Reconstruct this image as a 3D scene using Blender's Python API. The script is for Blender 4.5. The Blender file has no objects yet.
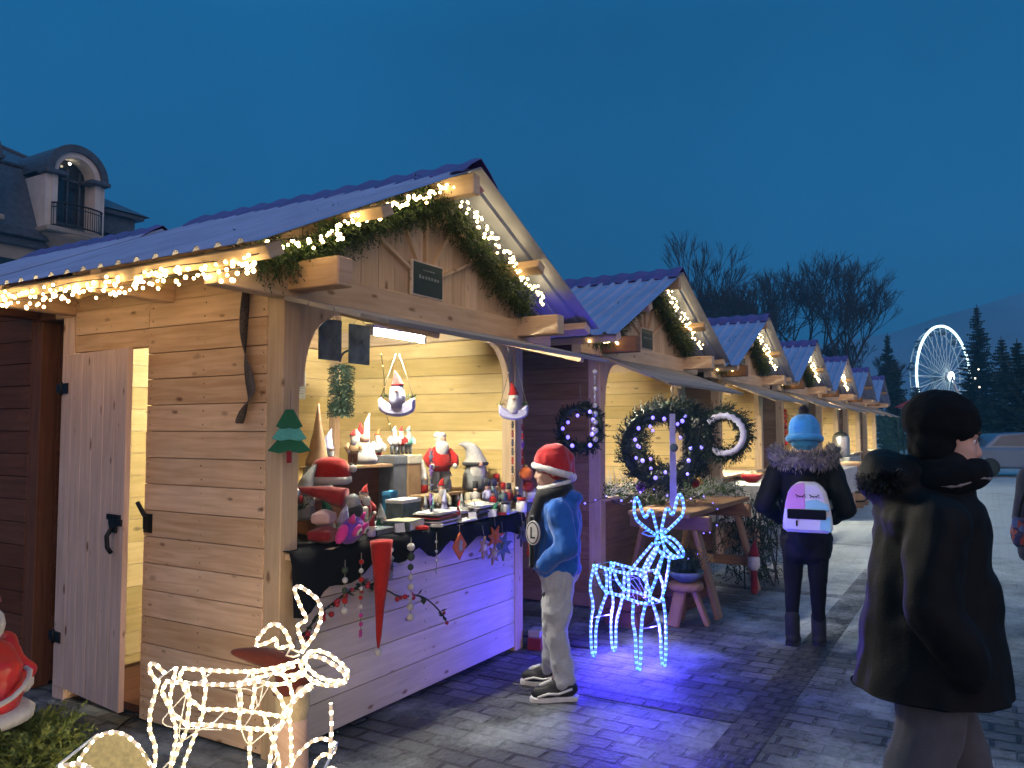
import bpy, bmesh, math, random
from mathutils import Vector, Matrix, noise
R_ = math.radians
rng = random.Random(7)
scene = bpy.context.scene
COL = scene.collection

# ------------------------------------------------------------------ camera, sky, light, exposure
cam_d = bpy.data.cameras.new("camera"); cam = bpy.data.objects.new("camera", cam_d); COL.objects.link(cam)
cam_d.sensor_width = 36.0; cam_d.lens = 793.99/1024*36.0
cam_d.clip_start = 0.05; cam_d.clip_end = 3000
YAW, PIT = R_(30.7356), R_(3.2804)
cam.location = (0, 0, 1.55)
cam.rotation_euler = (R_(90)+PIT, 0, YAW-R_(90))
scene.camera = cam

SUN_AZ = R_(232)          # direction the last light comes from, measured from +X towards +Y
world = bpy.data.worlds.new("World"); scene.world = world; world.use_nodes = True
wt = world.node_tree; wt.nodes.clear()
w_out = wt.nodes.new("ShaderNodeOutputWorld"); w_bg = wt.nodes.new("ShaderNodeBackground")
w_sky = wt.nodes.new("ShaderNodeTexSky"); w_sky.sky_type = 'NISHITA'; w_sky.sun_disc = False
w_sky.sun_elevation = R_(-2.0); w_sky.sun_rotation = R_(90)-SUN_AZ
w_sky.altitude = 800; w_sky.dust_density = 1.0; w_sky.ozone_density = 3.0
w_mul = wt.nodes.new("ShaderNodeMix"); w_mul.data_type = 'RGBA'; w_mul.blend_type = 'MULTIPLY'; w_mul.inputs[0].default_value = 1
w_mul.inputs[7].default_value = (0.55, 0.75, 1.0, 1)
w_add = wt.nodes.new("ShaderNodeMix"); w_add.data_type = 'RGBA'; w_add.blend_type = 'ADD'; w_add.inputs[0].default_value = 1
w_add.inputs[7].default_value = (0.05, 1.08, 2.7, 1)     # even blue of the cloud deck at dusk
wt.links.new(w_sky.outputs[0], w_mul.inputs[6]); wt.links.new(w_mul.outputs[2], w_add.inputs[6])
w_tc = wt.nodes.new("ShaderNodeTexCoord"); w_nz = wt.nodes.new("ShaderNodeTexNoise")
w_nz.inputs['Scale'].default_value = 1.6; w_nz.inputs['Detail'].default_value = 4
w_mr = wt.nodes.new("ShaderNodeMapRange"); w_mr.inputs[1].default_value = .3; w_mr.inputs[2].default_value = .7
w_mr.inputs[3].default_value = .82; w_mr.inputs[4].default_value = 1.18
w_cl = wt.nodes.new("ShaderNodeMix"); w_cl.data_type = 'RGBA'; w_cl.blend_type = 'MULTIPLY'; w_cl.inputs[0].default_value = 1
wt.links.new(w_tc.outputs['Generated'], w_nz.inputs[0]); wt.links.new(w_nz.outputs[0], w_mr.inputs[0])
wt.links.new(w_add.outputs[2], w_cl.inputs[6]); wt.links.new(w_mr.outputs[0], w_cl.inputs[7])
# an overcast sky is brighter overhead than near the horizon
w_sx = wt.nodes.new("ShaderNodeSeparateXYZ"); wt.links.new(w_tc.outputs['Generated'], w_sx.inputs[0])
w_z = wt.nodes.new("ShaderNodeMapRange"); w_z.inputs[1].default_value = .45; w_z.inputs[2].default_value = 1; w_z.inputs[3].default_value = 1; w_z.inputs[4].default_value = 3.0
wt.links.new(w_sx.outputs[2], w_z.inputs[0])
w_zc = wt.nodes.new("ShaderNodeMix"); w_zc.data_type = 'RGBA'; w_zc.blend_type = 'MULTIPLY'; w_zc.inputs[0].default_value = 1
wt.links.new(w_cl.outputs[2], w_zc.inputs[6]); wt.links.new(w_z.outputs[0], w_zc.inputs[7])
wt.links.new(w_zc.outputs[2], w_bg.inputs[0]); w_bg.inputs[1].default_value = 0.1
wt.links.new(w_bg.outputs[0], w_out.inputs[0])

sun_d = bpy.data.lights.new("afterglow", 'SUN'); sun = bpy.data.objects.new("afterglow", sun_d); COL.objects.link(sun)
sun_d.energy = 1.75; sun_d.angle = R_(80); sun_d.color = (1.0, 0.66, 0.50)
SUN_EL = R_(15)
_sd = Vector((math.cos(SUN_AZ)*math.cos(SUN_EL), math.sin(SUN_AZ)*math.cos(SUN_EL), math.sin(SUN_EL)))
sun.rotation_euler = (-_sd).to_track_quat('-Z', 'Y').to_euler()

vs = scene.view_settings
vs.view_transform = 'Standard'; vs.look = 'None'; vs.exposure = 0.0; vs.gamma = 1.0; vs.use_curve_mapping = False
scene.cycles.use_denoising = True
scene.cycles.max_bounces = 6; scene.cycles.diffuse_bounces = 3; scene.cycles.glossy_bounces = 3
scene.cycles.sample_clamp_indirect = 5.0
scene.cycles.use_light_tree = True

# ------------------------------------------------------------------ materials
def newmat(name):
    m = bpy.data.materials.new(name); m.use_nodes = True
    nt = m.node_tree; b = nt.nodes['Principled BSDF']
    return m, nt, b
def N(nt, t, **kw):
    n = nt.nodes.new(t)
    for k, v in kw.items(): setattr(n, k, v)
    return n
def mixc(nt, fac, a, b, mode='MIX'):
    n = N(nt, 'ShaderNodeMix', data_type='RGBA', blend_type=mode)
    for i, x in ((0, fac), (6, a), (7, b)):
        if hasattr(x, 'links'): nt.links.new(x, n.inputs[i])
        elif i == 0: n.inputs[0].default_value = x
        else: n.inputs[i].default_value = (*x[:3], 1)
    return n.outputs[2]
def ramp(nt, src, p0, p1, v0=0, v1=1):
    n = N(nt, 'ShaderNodeMapRange'); n.inputs[1].default_value = p0; n.inputs[2].default_value = p1
    n.inputs[3].default_value = v0; n.inputs[4].default_value = v1; nt.links.new(src, n.inputs[0]); return n.outputs[0]
def bump(nt, b, h, s=.3, d=.01):
    n = N(nt, 'ShaderNodeBump'); n.inputs['Strength'].default_value = s; n.inputs['Distance'].default_value = d
    nt.links.new(h, n.inputs['Height']); nt.links.new(n.outputs[0], b.inputs['Normal'])

def wood(name, base, dark, rough=.65, knots=1.0, knotcol=(.16, .07, .03), kg=.45):
    m, nt, b = newmat(name)
    uv = N(nt, 'ShaderNodeUVMap', uv_map='uv')
    mp = N(nt, 'ShaderNodeMapping'); mp.inputs['Scale'].default_value = (1.3, 17, 1); nt.links.new(uv.outputs[0], mp.inputs[0])
    n1 = N(nt, 'ShaderNodeTexNoise'); n1.inputs['Scale'].default_value = 2.0; n1.inputs['Detail'].default_value = 6; n1.inputs['Distortion'].default_value = .6
    nt.links.new(mp.outputs[0], n1.inputs[0])
    grain = ramp(nt, n1.outputs[0], .35, .72)
    c = mixc(nt, grain, base, dark)
    n2 = N(nt, 'ShaderNodeTexNoise'); n2.inputs['Scale'].default_value = 3.1; n2.inputs['Detail'].default_value = 3
    nt.links.new(uv.outputs[0], n2.inputs[0])
    c = mixc(nt, ramp(nt, n2.outputs[0], .35, .7, 0, .35), c, tuple(x*.55 for x in base))
    mp2 = N(nt, 'ShaderNodeMapping'); mp2.inputs['Scale'].default_value = (3.1, 7.2, 1); nt.links.new(uv.outputs[0], mp2.inputs[0])
    v = N(nt, 'ShaderNodeTexVoronoi', voronoi_dimensions='2D'); v.inputs['Scale'].default_value = 1.0; nt.links.new(mp2.outputs[0], v.inputs[0])
    n3 = N(nt, 'ShaderNodeTexNoise'); n3.inputs['Scale'].default_value = 25; nt.links.new(uv.outputs[0], n3.inputs[0])
    sub = N(nt, 'ShaderNodeMath', operation='MULTIPLY_ADD'); nt.links.new(n3.outputs[0], sub.inputs[0]); sub.inputs[1].default_value = .09
    vs0 = N(nt, 'ShaderNodeSeparateColor'); nt.links.new(v.outputs['Color'], vs0.inputs[0])
    ad = N(nt, 'ShaderNodeMath', operation='MULTIPLY_ADD'); nt.links.new(vs0.outputs[1], ad.inputs[0]); ad.inputs[1].default_value = .085; nt.links.new(v.outputs['Distance'], ad.inputs[2]); nt.links.new(ad.outputs[0], sub.inputs[2])
    k = ramp(nt, sub.outputs[0], .10, .17, .9*knots, 0)
    vs_ = N(nt, 'ShaderNodeSeparateColor'); nt.links.new(v.outputs['Color'], vs_.inputs[0])
    gate = ramp(nt, vs_.outputs[0], kg, kg+.25)
    kk = N(nt, 'ShaderNodeMath', operation='MULTIPLY'); nt.links.new(k, kk.inputs[0]); nt.links.new(gate, kk.inputs[1])
    c = mixc(nt, kk.outputs[0], c, knotcol)
    at = N(nt, 'ShaderNodeAttribute', attribute_name='rnd')
    hs = N(nt, 'ShaderNodeHueSaturation'); nt.links.new(c, hs.inputs['Color'])
    nt.links.new(ramp(nt, at.outputs['Fac'], 0, 1, .84, 1.10), hs.inputs['Value'])
    nt.links.new(ramp(nt, at.outputs['Fac'], 0, 1, 1.06, .94), hs.inputs['Saturation'])
    nt.links.new(hs.outputs[0], b.inputs['Base Color'])
    b.inputs['Roughness'].default_value = rough; b.inputs['Specular IOR Level'].default_value = .3
    bump(nt, b, n1.outputs[0], .25, .004)
    return m
def plain(name, col, rough=.6, metal=0, var=.25, scale=12, bmp=.15, spec=.4, coat=0):
    m, nt, b = newmat(name)
    tc = N(nt, 'ShaderNodeTexCoord'); n1 = N(nt, 'ShaderNodeTexNoise'); n1.inputs['Scale'].default_value = scale; n1.inputs['Detail'].default_value = 5
    nt.links.new(tc.outputs['Object'], n1.inputs[0])
    c = mixc(nt, ramp(nt, n1.outputs[0], .3, .7), tuple(x*(1-var) for x in col), tuple(min(1, x*(1+var*.6)) for x in col))
    nt.links.new(c, b.inputs['Base Color']); b.inputs['Roughness'].default_value = rough; b.inputs['Metallic'].default_value = metal
    b.inputs['Specular IOR Level'].default_value = spec; b.inputs['Coat Weight'].default_value = coat
    if bmp: bump(nt, b, n1.outputs[0], bmp, .01)
    return m
def fabric(name, col, scale=90, rough=.9, sheen=.2, var=.3):
    m, nt, b = newmat(name)
    tc = N(nt, 'ShaderNodeTexCoord'); n1 = N(nt, 'ShaderNodeTexNoise'); n1.inputs['Scale'].default_value = scale; n1.inputs['Detail'].default_value = 3
    n2 = N(nt, 'ShaderNodeTexNoise'); n2.inputs['Scale'].default_value = 7; n2.inputs['Detail'].default_value = 4
    nt.links.new(tc.outputs['Object'], n1.inputs[0]); nt.links.new(tc.outputs['Object'], n2.inputs[0])
    c = mixc(nt, ramp(nt, n2.outputs[0], .3, .7), tuple(x*(1-var) for x in col), col)
    c = mixc(nt, ramp(nt, n1.outputs[0], .35, .65, 0, .35), c, tuple(x*.5 for x in col))
    nt.links.new(c, b.inputs['Base Color']); b.inputs['Roughness'].default_value = rough
    b.inputs['Specular IOR Level'].default_value = .2; b.inputs['Sheen Weight'].default_value = sheen
    bump(nt, b, n1.outputs[0], .35, .004)
    return m
def leaf(name, c0, c1):
    m, nt, b = newmat(name)
    at = N(nt, 'ShaderNodeAttribute', attribute_name='rnd')
    nt.links.new(mixc(nt, at.outputs['Fac'], c0, c1), b.inputs['Base Color']); b.inputs['Roughness'].default_value = .55
    b.inputs['Specular IOR Level'].default_value = .3
    return m
def glow(name, col, s, base=(.8, .8, .8)):
    m, nt, b = newmat(name)
    b.inputs['Base Color'].default_value = (*base, 1); b.inputs['Emission Color'].default_value = (*col, 1)
    b.inputs['Emission Strength'].default_value = s; b.inputs['Roughness'].default_value = .4
    return m

M = {}
M['pine'] = wood('pine', (.78, .54, .34), (.57, .34, .18), kg=.3)
M['pine_light'] = wood('pine_light', (.66, .50, .33), (.54, .38, .23), knots=.9)
M['pine_grey'] = wood('pine_grey', (.68, .60, .50), (.54, .46, .37))
M['pine_door'] = wood('pine_door', (.72, .51, .41), (.56, .37, .28), knots=1.0, kg=.12)
M['pine_in'] = wood('pine_in', (.86, .65, .29), (.74, .53, .20), knots=.7)
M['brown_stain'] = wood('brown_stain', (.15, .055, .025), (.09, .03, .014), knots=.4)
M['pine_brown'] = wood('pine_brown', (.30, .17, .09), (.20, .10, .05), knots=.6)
M['grey_board'] = wood('grey_board', (.38, .35, .31), (.26, .23, .2), knots=.4)
M['roof'] = plain('roof_metal', (.30, .36, .54), .42, .2, .18, 3, .05)
M['ridge'] = plain('ridge_metal', (.13, .065, .22), .4, .2, .2, 4, .05)
M['black_iron'] = plain('black_iron', (.02, .02, .022), .5, .6, .3, 30)
M['steel'] = plain('steel', (.5, .5, .5), .35, .9, .2, 30)
M['white_paint'] = plain('white_paint', (.75, .75, .74), .5)
M['plaster'] = plain('plaster', (.52, .49, .46), .8, 0, .15, 2)
M['tile_dark'] = plain('dark_roof', (.06, .075, .10), .5, 0, .35, 5)
M['dark_green'] = plain('dark_green', (.006, .028, .026), .5)
M['needles'] = leaf('spruce_needles', (.012, .035, .012), (.06, .11, .03))
M['needles_y'] = leaf('cypress_sprays', (.06, .10, .015), (.20, .23, .05))
M['needles_d'] = leaf('dark_spruce', (.008, .02, .014), (.025, .05, .03))
M['wreath_fir'] = leaf('wreath_fir', (.003, .008, .010), (.014, .028, .030))
M['bark'] = plain('bark', (.035, .03, .028), .9, 0, .4, 6)
M['warm_bulb'] = glow('warm_bulb', (1, .68, .28), 24)
M['tube_bright'] = glow('tube_light_bright', (1, .92, .70), 2000); M['tube'] = glow('tube_light', (1, .93, .74), 1250)
M['warm_led'] = glow('warm_led', (1, .78, .46), 20); M['warm_rope'] = glow('warm_rope', (1, .66, .30), .42, (.8, .75, .65))
M['blue_led'] = glow('blue_led', (.08, .80, 1), 1.6); M['blue_rope'] = glow('blue_rope', (.08, .16, 1), .95, (.2, .3, .9))
M['blue_bulb'] = glow('blue_bulb', (.16, .12, 1), 2.6)
M['snow'] = plain('snow', (.72, .75, .8), .7, 0, .1, 8)

# ------------------------------------------------------------------ mesh builder
def frame_z(d):
    d = Vector(d).normalized(); a = Vector((0, 0, 1)) if abs(d.z) < .95 else Vector((1, 0, 0))
    x = a.cross(d).normalized(); return x, d.cross(x)
class MB:
    def __init__(s): s.v = []; s.f = []; s.uv = []; s.rn = []; s.mi = []; s.sm = []
    def add(s, vs, fs, uv=None, rn=None, m=0, smooth=False, M4=None):
        b = len(s.v)
        s.v += [tuple(M4 @ Vector(v)) if M4 is not None else tuple(v) for v in vs]
        r = rng.random() if rn is None else rn
        for i, f in enumerate(fs):
            s.f.append([b+k for k in f]); s.rn.append(r if not isinstance(r, list) else r[i])
            s.mi.append(m if not isinstance(m, list) else m[i]); s.sm.append(smooth)
            s.uv.append(uv[i] if uv else [(vs[k][0], vs[k][1]+vs[k][2]) for k in f])
        return s
    def box(s, c, d, R=None, m=0, g=None, rn=None):
        hx, hy, hz = d[0]/2, d[1]/2, d[2]/2
        vs = [(x, y, z) for x in (-hx, hx) for y in (-hy, hy) for z in (-hz, hz)]
        fs = [(0, 1, 3, 2), (4, 6, 7, 5), (0, 4, 5, 1), (2, 3, 7, 6), (0, 2, 6, 4), (1, 5, 7, 3)]
        if g is None: g = max(range(3), key=lambda k: d[k])
        ox, oy = rng.random()*50, rng.random()*50
        uv = []
        for fi, f in enumerate(fs):
            ax = fi//2
            if ax == g: a, b = [k for k in range(3) if k != g]
            else: a = g; b = [k for k in range(3) if k not in (g, ax)][0]
            uv.append([(vs[k][a]+ox, vs[k][b]+oy) for k in f])
        M4 = Matrix.Translation(Vector(c)) @ (R.to_4x4() if R is not None else Matrix())
        return s.add(vs, fs, uv, rn, m, False, M4)
    def b2(s, lo, hi, **k):
        return s.box([(a+b)/2 for a, b in zip(lo, hi)], [abs(b-a) for a, b in zip(lo, hi)], **k)
    def beam(s, p0, p1, w, h, m=0, rn=None, up=(0, 0, 1)):
        p0, p1 = Vector(p0), Vector(p1); d = (p1-p0); L = d.length; d.normalize()
        y = Vector(up).cross(d)
        if y.length < 1e-4: y = Vector((0, 1, 0)).cross(d)
        y.normalize(); z = d.cross(y)
        return s.box((p0+p1)/2, (L, w, h), Matrix((d, y, z)).transposed(), m, 0, rn)
    def tube(s, pts, r, n=6, m=0, closed=False, alt=None, rn=None, caps=True, smooth=True):
        pts = [Vector(p) for p in pts]; k = len(pts)
        rr = r if isinstance(r, (list, tuple)) else [r]*k
        vs = []; prev = None
        for i, p in enumerate(pts):
            a = pts[i-1] if (i or closed) else p; b = pts[(i+1) % k] if (i < k-1 or closed) else p
            d = (b-a)
            if d.length < 1e-9: d = Vector((0, 0, 1))
            d.normalize()
            if prev is None: x, y = frame_z(d)
            else:
                x = prev-d*prev.dot(d)
                if x.length < 1e-5: x, y = frame_z(d)
                x.normalize(); y = d.cross(x)
            prev = x
            for j in range(n):
                t = 2*math.pi*j/n; vs.append(p+(x*math.cos(t)+y*math.sin(t))*rr[i])
        fs = []; ms = []
        for i in range(k if closed else k-1):
            for j in range(n):
                a = i*n+j; b = i*n+(j+1) % n; c = ((i+1) % k)*n+(j+1) % n; d = ((i+1) % k)*n+j
                fs.append((a, b, c, d)); ms.append(m if alt is None else alt[i % len(alt)])
        if caps and not closed:
            fs.append(tuple(reversed(range(n)))); ms.append(m); fs.append(tuple(range((k-1)*n, k*n))); ms.append(m)
        return s.add(vs, fs, None, rn, ms, smooth)
    def lathe(s, prof, n=16, m=0, M4=None, sx=1, sy=1, rn=None, smooth=True):
        vs = [(r*math.cos(2*math.pi*j/n)*sx, r*math.sin(2*math.pi*j/n)*sy, z) for r, z in prof for j in range(n)]
        fs = []; ms = []
        for i in range(len(prof)-1):
            for j in range(n):
                fs.append((i*n+j, i*n+(j+1) % n, (i+1)*n+(j+1) % n, (i+1)*n+j)); ms.append(m if not isinstance(m, list) else m[i])
        mm = m if not isinstance(m, list) else m[0]
        if prof[0][0] > 1e-4: fs.append(tuple(reversed(range(n)))); ms.append(mm)
        if prof[-1][0] > 1e-4: fs.append(tuple(range((len(prof)-1)*n, len(prof)*n))); ms.append(m if not isinstance(m, list) else m[-1])
        return s.add(vs, fs, None, rn, ms, smooth, M4)
    def ball(s, c, r, n=12, m=0, R=None, rn=None):
        r = r if isinstance(r, (tuple, list)) else (r, r, r)
        k = max(4, n//2)
        pr = [(math.sin(math.pi*i/k), -math.cos(math.pi*i/k)) for i in range(k+1)]
        pr[0] = (0.0005, -1); pr[-1] = (0.0005, 1)
        M4 = Matrix.Translation(Vector(c)) @ (R.to_4x4() if R is not None else Matrix()) @ Matrix.Diagonal((*r, 1))
        return s.lathe(pr, n, m, M4, rn=rn)
    def cap(s, p0, p1, r0, r1, n=14, m=0):
        p0, p1 = Vector(p0), Vector(p1); d = p1-p0; L = d.length
        z = d.normalized() if L > 1e-6 else Vector((0, 0, 1)); x, y = frame_z(z)
        pr = [(max(r0*math.cos(a), .0004), r0*math.sin(a)) for a in [R_(t) for t in (-90, -60, -30)]]
        pr += [(r0, 0), (r1, L)] + [(max(r1*math.cos(a), .0004), L+r1*math.sin(a)) for a in [R_(t) for t in (30, 60, 90)]]
        M4 = Matrix((x, y, z)).transposed().to_4x4(); M4.translation = p0
        return s.lathe(pr, n, m, M4)
    def prism(s, poly, t, M4=None, m=0, rn=None):
        n = len(poly); vs = [(x, y, -t/2) for x, y in poly]+[(x, y, t/2) for x, y in poly]
        fs = [tuple(reversed(range(n))), tuple(range(n, 2*n))]+[(i, (i+1) % n, n+(i+1) % n, n+i) for i in range(n)]
        o = rng.random()*40
        uv = [[(vs[k][1]+o, vs[k][0]+vs[k][2]+o) for k in f] for f in fs]
        return s.add(vs, fs, uv, rn, m, False, M4)
    def build(s, name, mats, parent=None, bev=0, loc=None, sub=0, solid=0):
        me = bpy.data.meshes.new(name); me.from_pydata(s.v, [], s.f)
        if not isinstance(mats, (list, tuple)): mats = [mats]
        for m in mats: me.materials.append(M[m] if isinstance(m, str) else m)
        ul = me.uv_layers.new(name='uv'); flat = [c for f in s.uv for p in f for c in p]
        ul.data.foreach_set('uv', flat)
        at = me.attributes.new('rnd', 'FLOAT', 'FACE'); at.data.foreach_set('value', s.rn)
        me.polygons.foreach_set('material_index', s.mi); me.polygons.foreach_set('use_smooth', s.sm)
        me.update()
        o = bpy.data.objects.new(name, me); COL.objects.link(o)
        if parent is not None: o.parent = parent
        if loc is not None: o.location = loc
        if bev:
            b = o.modifiers.new('bevel', 'BEVEL'); b.width = bev; b.segments = 1; b.limit_method = 'ANGLE'
        if solid:
            b = o.modifiers.new('solid', 'SOLIDIFY'); b.thickness = solid
        if sub:
            b = o.modifiers.new('sub', 'SUBSURF'); b.levels = sub; b.render_levels = sub
        return o
def tag(o, label=None, cat=None, group=None, kind=None):
    for k, v in (('label', label), ('category', cat), ('group', group), ('kind', kind)):
        if v: o[k] = v
    return o
def thing(name, label, cat, loc=(0, 0, 0), rz=0, group=None, rx=0, ry=0, sc=1):
    o = bpy.data.objects.new(name, None); COL.objects.link(o); o.empty_display_size = .1
    o.location = loc; o.rotation_euler = (rx, ry, rz); o.scale = (sc, sc, sc)
    return tag(o, label, cat, group)
KIDS = {}
def copy_tree(o, parent=None, **props):
    c = o.copy(); COL.objects.link(c)
    if parent is not None: c.parent = parent
    for ch in list(o.children): copy_tree(ch, c)
    for k, v in props.items(): c[k] = v
    return c
def resample(pts, step, closed=False):
    P = [Vector(p) for p in pts]
    if closed: P = P+[P[0]]
    out = [P[0]]; acc = 0
    for a, b in zip(P, P[1:]):
        L = (b-a).length
        if L < 1e-6: continue
        t = step-acc
        while t <= L: out.append(a.lerp(b, t/L)); t += step
        acc = L-(t-step)
    return out
def smooth_path(pts, it=2, closed=False):
    P = [Vector(p) for p in pts]
    for _ in range(it):
        Q = [] if closed else [P[0]]
        rngk = range(len(P)) if closed else range(len(P)-1)
        for i in rngk:
            a, b = P[i], P[(i+1) % len(P)]
            Q += [a.lerp(b, .25), a.lerp(b, .75)]
        if not closed: Q.append(P[-1])
        P = Q
    return P
def rotz(a): return Matrix.Rotation(a, 3, 'Z')
def blob(name, prims, mats, parent=None, vox=.012, smooth=4, disp=0, dscale=6, flat=None):
    """overlapping volumes merged into one continuous skin"""
    mb = MB()
    for p in prims:
        if p[0] == 'c': mb.cap(*p[1:])
        elif p[0] == 'e': mb.ball(p[1], p[2], 16, 0, p[3] if len(p) > 3 else None)
        elif p[0] == 'b': mb.box(p[1], p[2], p[3] if len(p) > 3 else None)
    o = mb.build('tmp', mats)
    r = o.modifiers.new('r', 'REMESH'); r.mode = 'VOXEL'; r.voxel_size = vox
    dg = bpy.context.evaluated_depsgraph_get()
    me = bpy.data.meshes.new_from_object(o.evaluated_get(dg))
    bpy.data.objects.remove(o)
    bm = bmesh.new(); bm.from_mesh(me)
    for _ in range(smooth): bmesh.ops.smooth_vert(bm, verts=bm.verts, factor=.5, use_axis_x=True, use_axis_y=True, use_axis_z=True)
    if disp:
        bm.normal_update()
        for v in bm.verts:
            q = Vector((v.co.x*dscale, v.co.y*dscale, v.co.z*dscale*.7)); v.co += v.normal*disp*noise.fractal(q, 1, 2, 3)
    if flat:
        for v in bm.verts: flat(v)
    for f in bm.faces: f.smooth = True
    bm.to_mesh(me); bm.free(); me.name = name
    me.materials.clear()
    for m in (mats if isinstance(mats, (list, tuple)) else [mats]): me.materials.append(M[m] if isinstance(m, str) else m)
    o = bpy.data.objects.new(name, me); COL.objects.link(o)
    if parent is not None: o.parent = parent
    return o
def sprig(mb, p, d, L, n=7, w=.004, nl=.025, m=0):
    """one conifer twig: a stem with needles around it"""
    p = Vector(p); d = Vector(d).normalized(); x, y = frame_z(d)
    for i in range(n):
        t = (i+.5)/n; a = rng.random()*6.283; q = p+d*L*t
        e = (d*.75+(x*math.cos(a)+y*math.sin(a))).normalized(); k = nl*(1.1-.5*t)
        sd = e.cross(d).normalized()*w
        mb.add([q-sd, q+sd, q+e*k], [(0, 1, 2)], [[(0, 0)]*3], rng.random(), m)
    sd = x*w*.6; mb.add([p-sd, p+sd, p+d*L], [(0, 1, 2)], [[(0, 0)]*3], rng.random()*.3, m)
# ------------------------------------------------------------------ ground
def ground_mat(name, bw, bh, dark, light, frost, fr0, fr1, offs=.5):
    m, nt, b = newmat(name)
    tc = N(nt, 'ShaderNodeTexCoord')
    mp = N(nt, 'ShaderNodeMapping'); mp.inputs['Rotation'].default_value = (0, 0, R_(90)); nt.links.new(tc.outputs['Object'], mp.inputs[0])
    nw = N(nt, 'ShaderNodeTexNoise'); nw.inputs['Scale'].default_value = 2.5; nt.links.new(tc.outputs['Object'], nw.inputs[0])
    wob = N(nt, 'ShaderNodeVectorMath', operation='MULTIPLY_ADD'); nt.links.new(nw.outputs['Color'], wob.inputs[0]); wob.inputs[1].default_value = (.03, .03, 0); nt.links.new(mp.outputs[0], wob.inputs[2])
    br = N(nt, 'ShaderNodeTexBrick'); br.offset = offs; br.inputs['Scale'].default_value = 1; br.inputs['Brick Width'].default_value = bw; br.inputs['Row Height'].default_value = bh
    br.inputs['Mortar Size'].default_value = .014; br.inputs['Mortar Smooth'].default_value = .35; br.inputs['Bias'].default_value = 0
    br.inputs['Color1'].default_value = (*dark, 1); br.inputs['Color2'].default_value = (*light, 1); br.inputs['Mortar'].default_value = (.008, .008, .01, 1)
    nt.links.new(wob.outputs[0], br.inputs[0])
    n1 = N(nt, 'ShaderNodeTexNoise'); n1.inputs['Scale'].default_value = 1.3; n1.inputs['Detail'].default_value = 8; n1.inputs['Roughness'].default_value = .65
    nt.links.new(tc.outputs['Object'], n1.inputs[0])
    n2 = N(nt, 'ShaderNodeTexNoise'); n2.inputs['Scale'].default_value = 30; n2.inputs['Detail'].default_value = 5; nt.links.new(tc.outputs['Object'], n2.inputs[0])
    c = mixc(nt, ramp(nt, n2.outputs[0], .3, .75, 0, .5), br.outputs['Color'], tuple(x*.5 for x in dark))
    # trodden snow: more of it away from the stalls' fronts and down the lane
    sx = N(nt, 'ShaderNodeSeparateXYZ'); nt.links.new(tc.outputs['Object'], sx.inputs[0])
    far = ramp(nt, sx.outputs[0], 5.0, 13.0, 0, .30)
    add = N(nt, 'ShaderNodeMath', operation='ADD'); nt.links.new(n1.outputs[0], add.inputs[0]); nt.links.new(far, add.inputs[1])
    # snow keeps in the joints first
    a2 = N(nt, 'ShaderNodeMath', operation='MULTIPLY_ADD'); nt.links.new(br.outputs['Fac'], a2.inputs[0]); a2.inputs[1].default_value = .02; nt.links.new(add.outputs[0], a2.inputs[2])
    a3 = N(nt, 'ShaderNodeMath', operation='MULTIPLY_ADD'); nt.links.new(n2.outputs[0], a3.inputs[0]); a3.inputs[1].default_value = .18; nt.links.new(a2.outputs[0], a3.inputs[2])
    fr = ramp(nt, a3.outputs[0], fr0, fr1, 0, .8)
    c = mixc(nt, fr, c, frost)
    nt.links.new(c, b.inputs['Base Color'])
    nt.links.new(ramp(nt, n1.outputs[0], .35, .65, .40, .70), b.inputs['Roughness']); b.inputs['Specular IOR Level'].default_value = .5
    hh = N(nt, 'ShaderNodeMath', operation='MULTIPLY_ADD'); nt.links.new(br.outputs['Fac'], hh.inputs[0]); hh.inputs[1].default_value = -2.0; nt.links.new(n2.outputs[0], hh.inputs[2])
    bump(nt, b, hh.outputs[0], .8, .014)
    return m
M['paving'] = ground_mat('block_paving', .23, .125, (.035, .038, .042), (.13, .138, .145), (.50, .55, .56), .58, .88)
M['setts'] = ground_mat('small_setts', .105, .10, (.022, .023, .026), (.06, .062, .066), (.45, .48, .5), .70, .95)
g = MB(); g.add([(-60, -300, 0), (480, -300, 0), (480, 300, 0), (-60, 300, 0)], [(0, 1, 2, 3)])
tag(g.build('plaza_ground', 'paving'), kind='structure')
g = MB()
g.b2((-20, .975, -.1), (60, 1.19, .004)); tag(g.build('drain_channel', 'setts'), kind='structure')
for k in range(6):
    g = MB(); g.b2((4.28+3.63*k, 1.192, -.1), (4.42+3.63*k, 2.8, .004)); tag(g.build('paving_band', 'setts'), kind='structure')

# ------------------------------------------------------------------ stalls
X0, Y0, W, D = 2.69, 2.87, 2.29, 1.83
XC, ZR, SL, HS = W/2, 3.085, .47, 1.64
def roof_z(x): return ZR-SL*abs(x-XC)
def hplanks(mb, o, a, L, z0, z1, t=.028, h=.14, zb=0, splits=()):
    """horizontal boards from o along a (unit) for L metres"""
    a = Vector(a); n = Vector((0, 0, 1)).cross(a); k = 0
    z = zb
    while z < z1-1e-4:
        lo, hi = max(z, z0), min(z+h, z1)
        if hi-lo > .006:
            j = rng.uniform(-.002, .002)
            p0 = Vector(o)+n*j; p1 = p0+a*L; zc = (lo+hi)/2
            mb.beam((p0.x, p0.y, zc), (p1.x, p1.y, zc), t, hi-lo-.004, rn=rng.random())
            if t > .02 and hi-lo > .09:
                for u in (.03, L*.5, L-.03):
                    for dz in (-.035, .035):
                        q = Vector(o)+a*(u+rng.uniform(-.008, .008)); mb.beam((q.x-n.x*(t/2+.002), q.y-n.y*(t/2+.002), zc+dz), (q.x+n.x*(t/2+.002), q.y+n.y*(t/2+.002), zc+dz), .007, .007, m=1)
        z += h
ARCH = None
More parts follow.
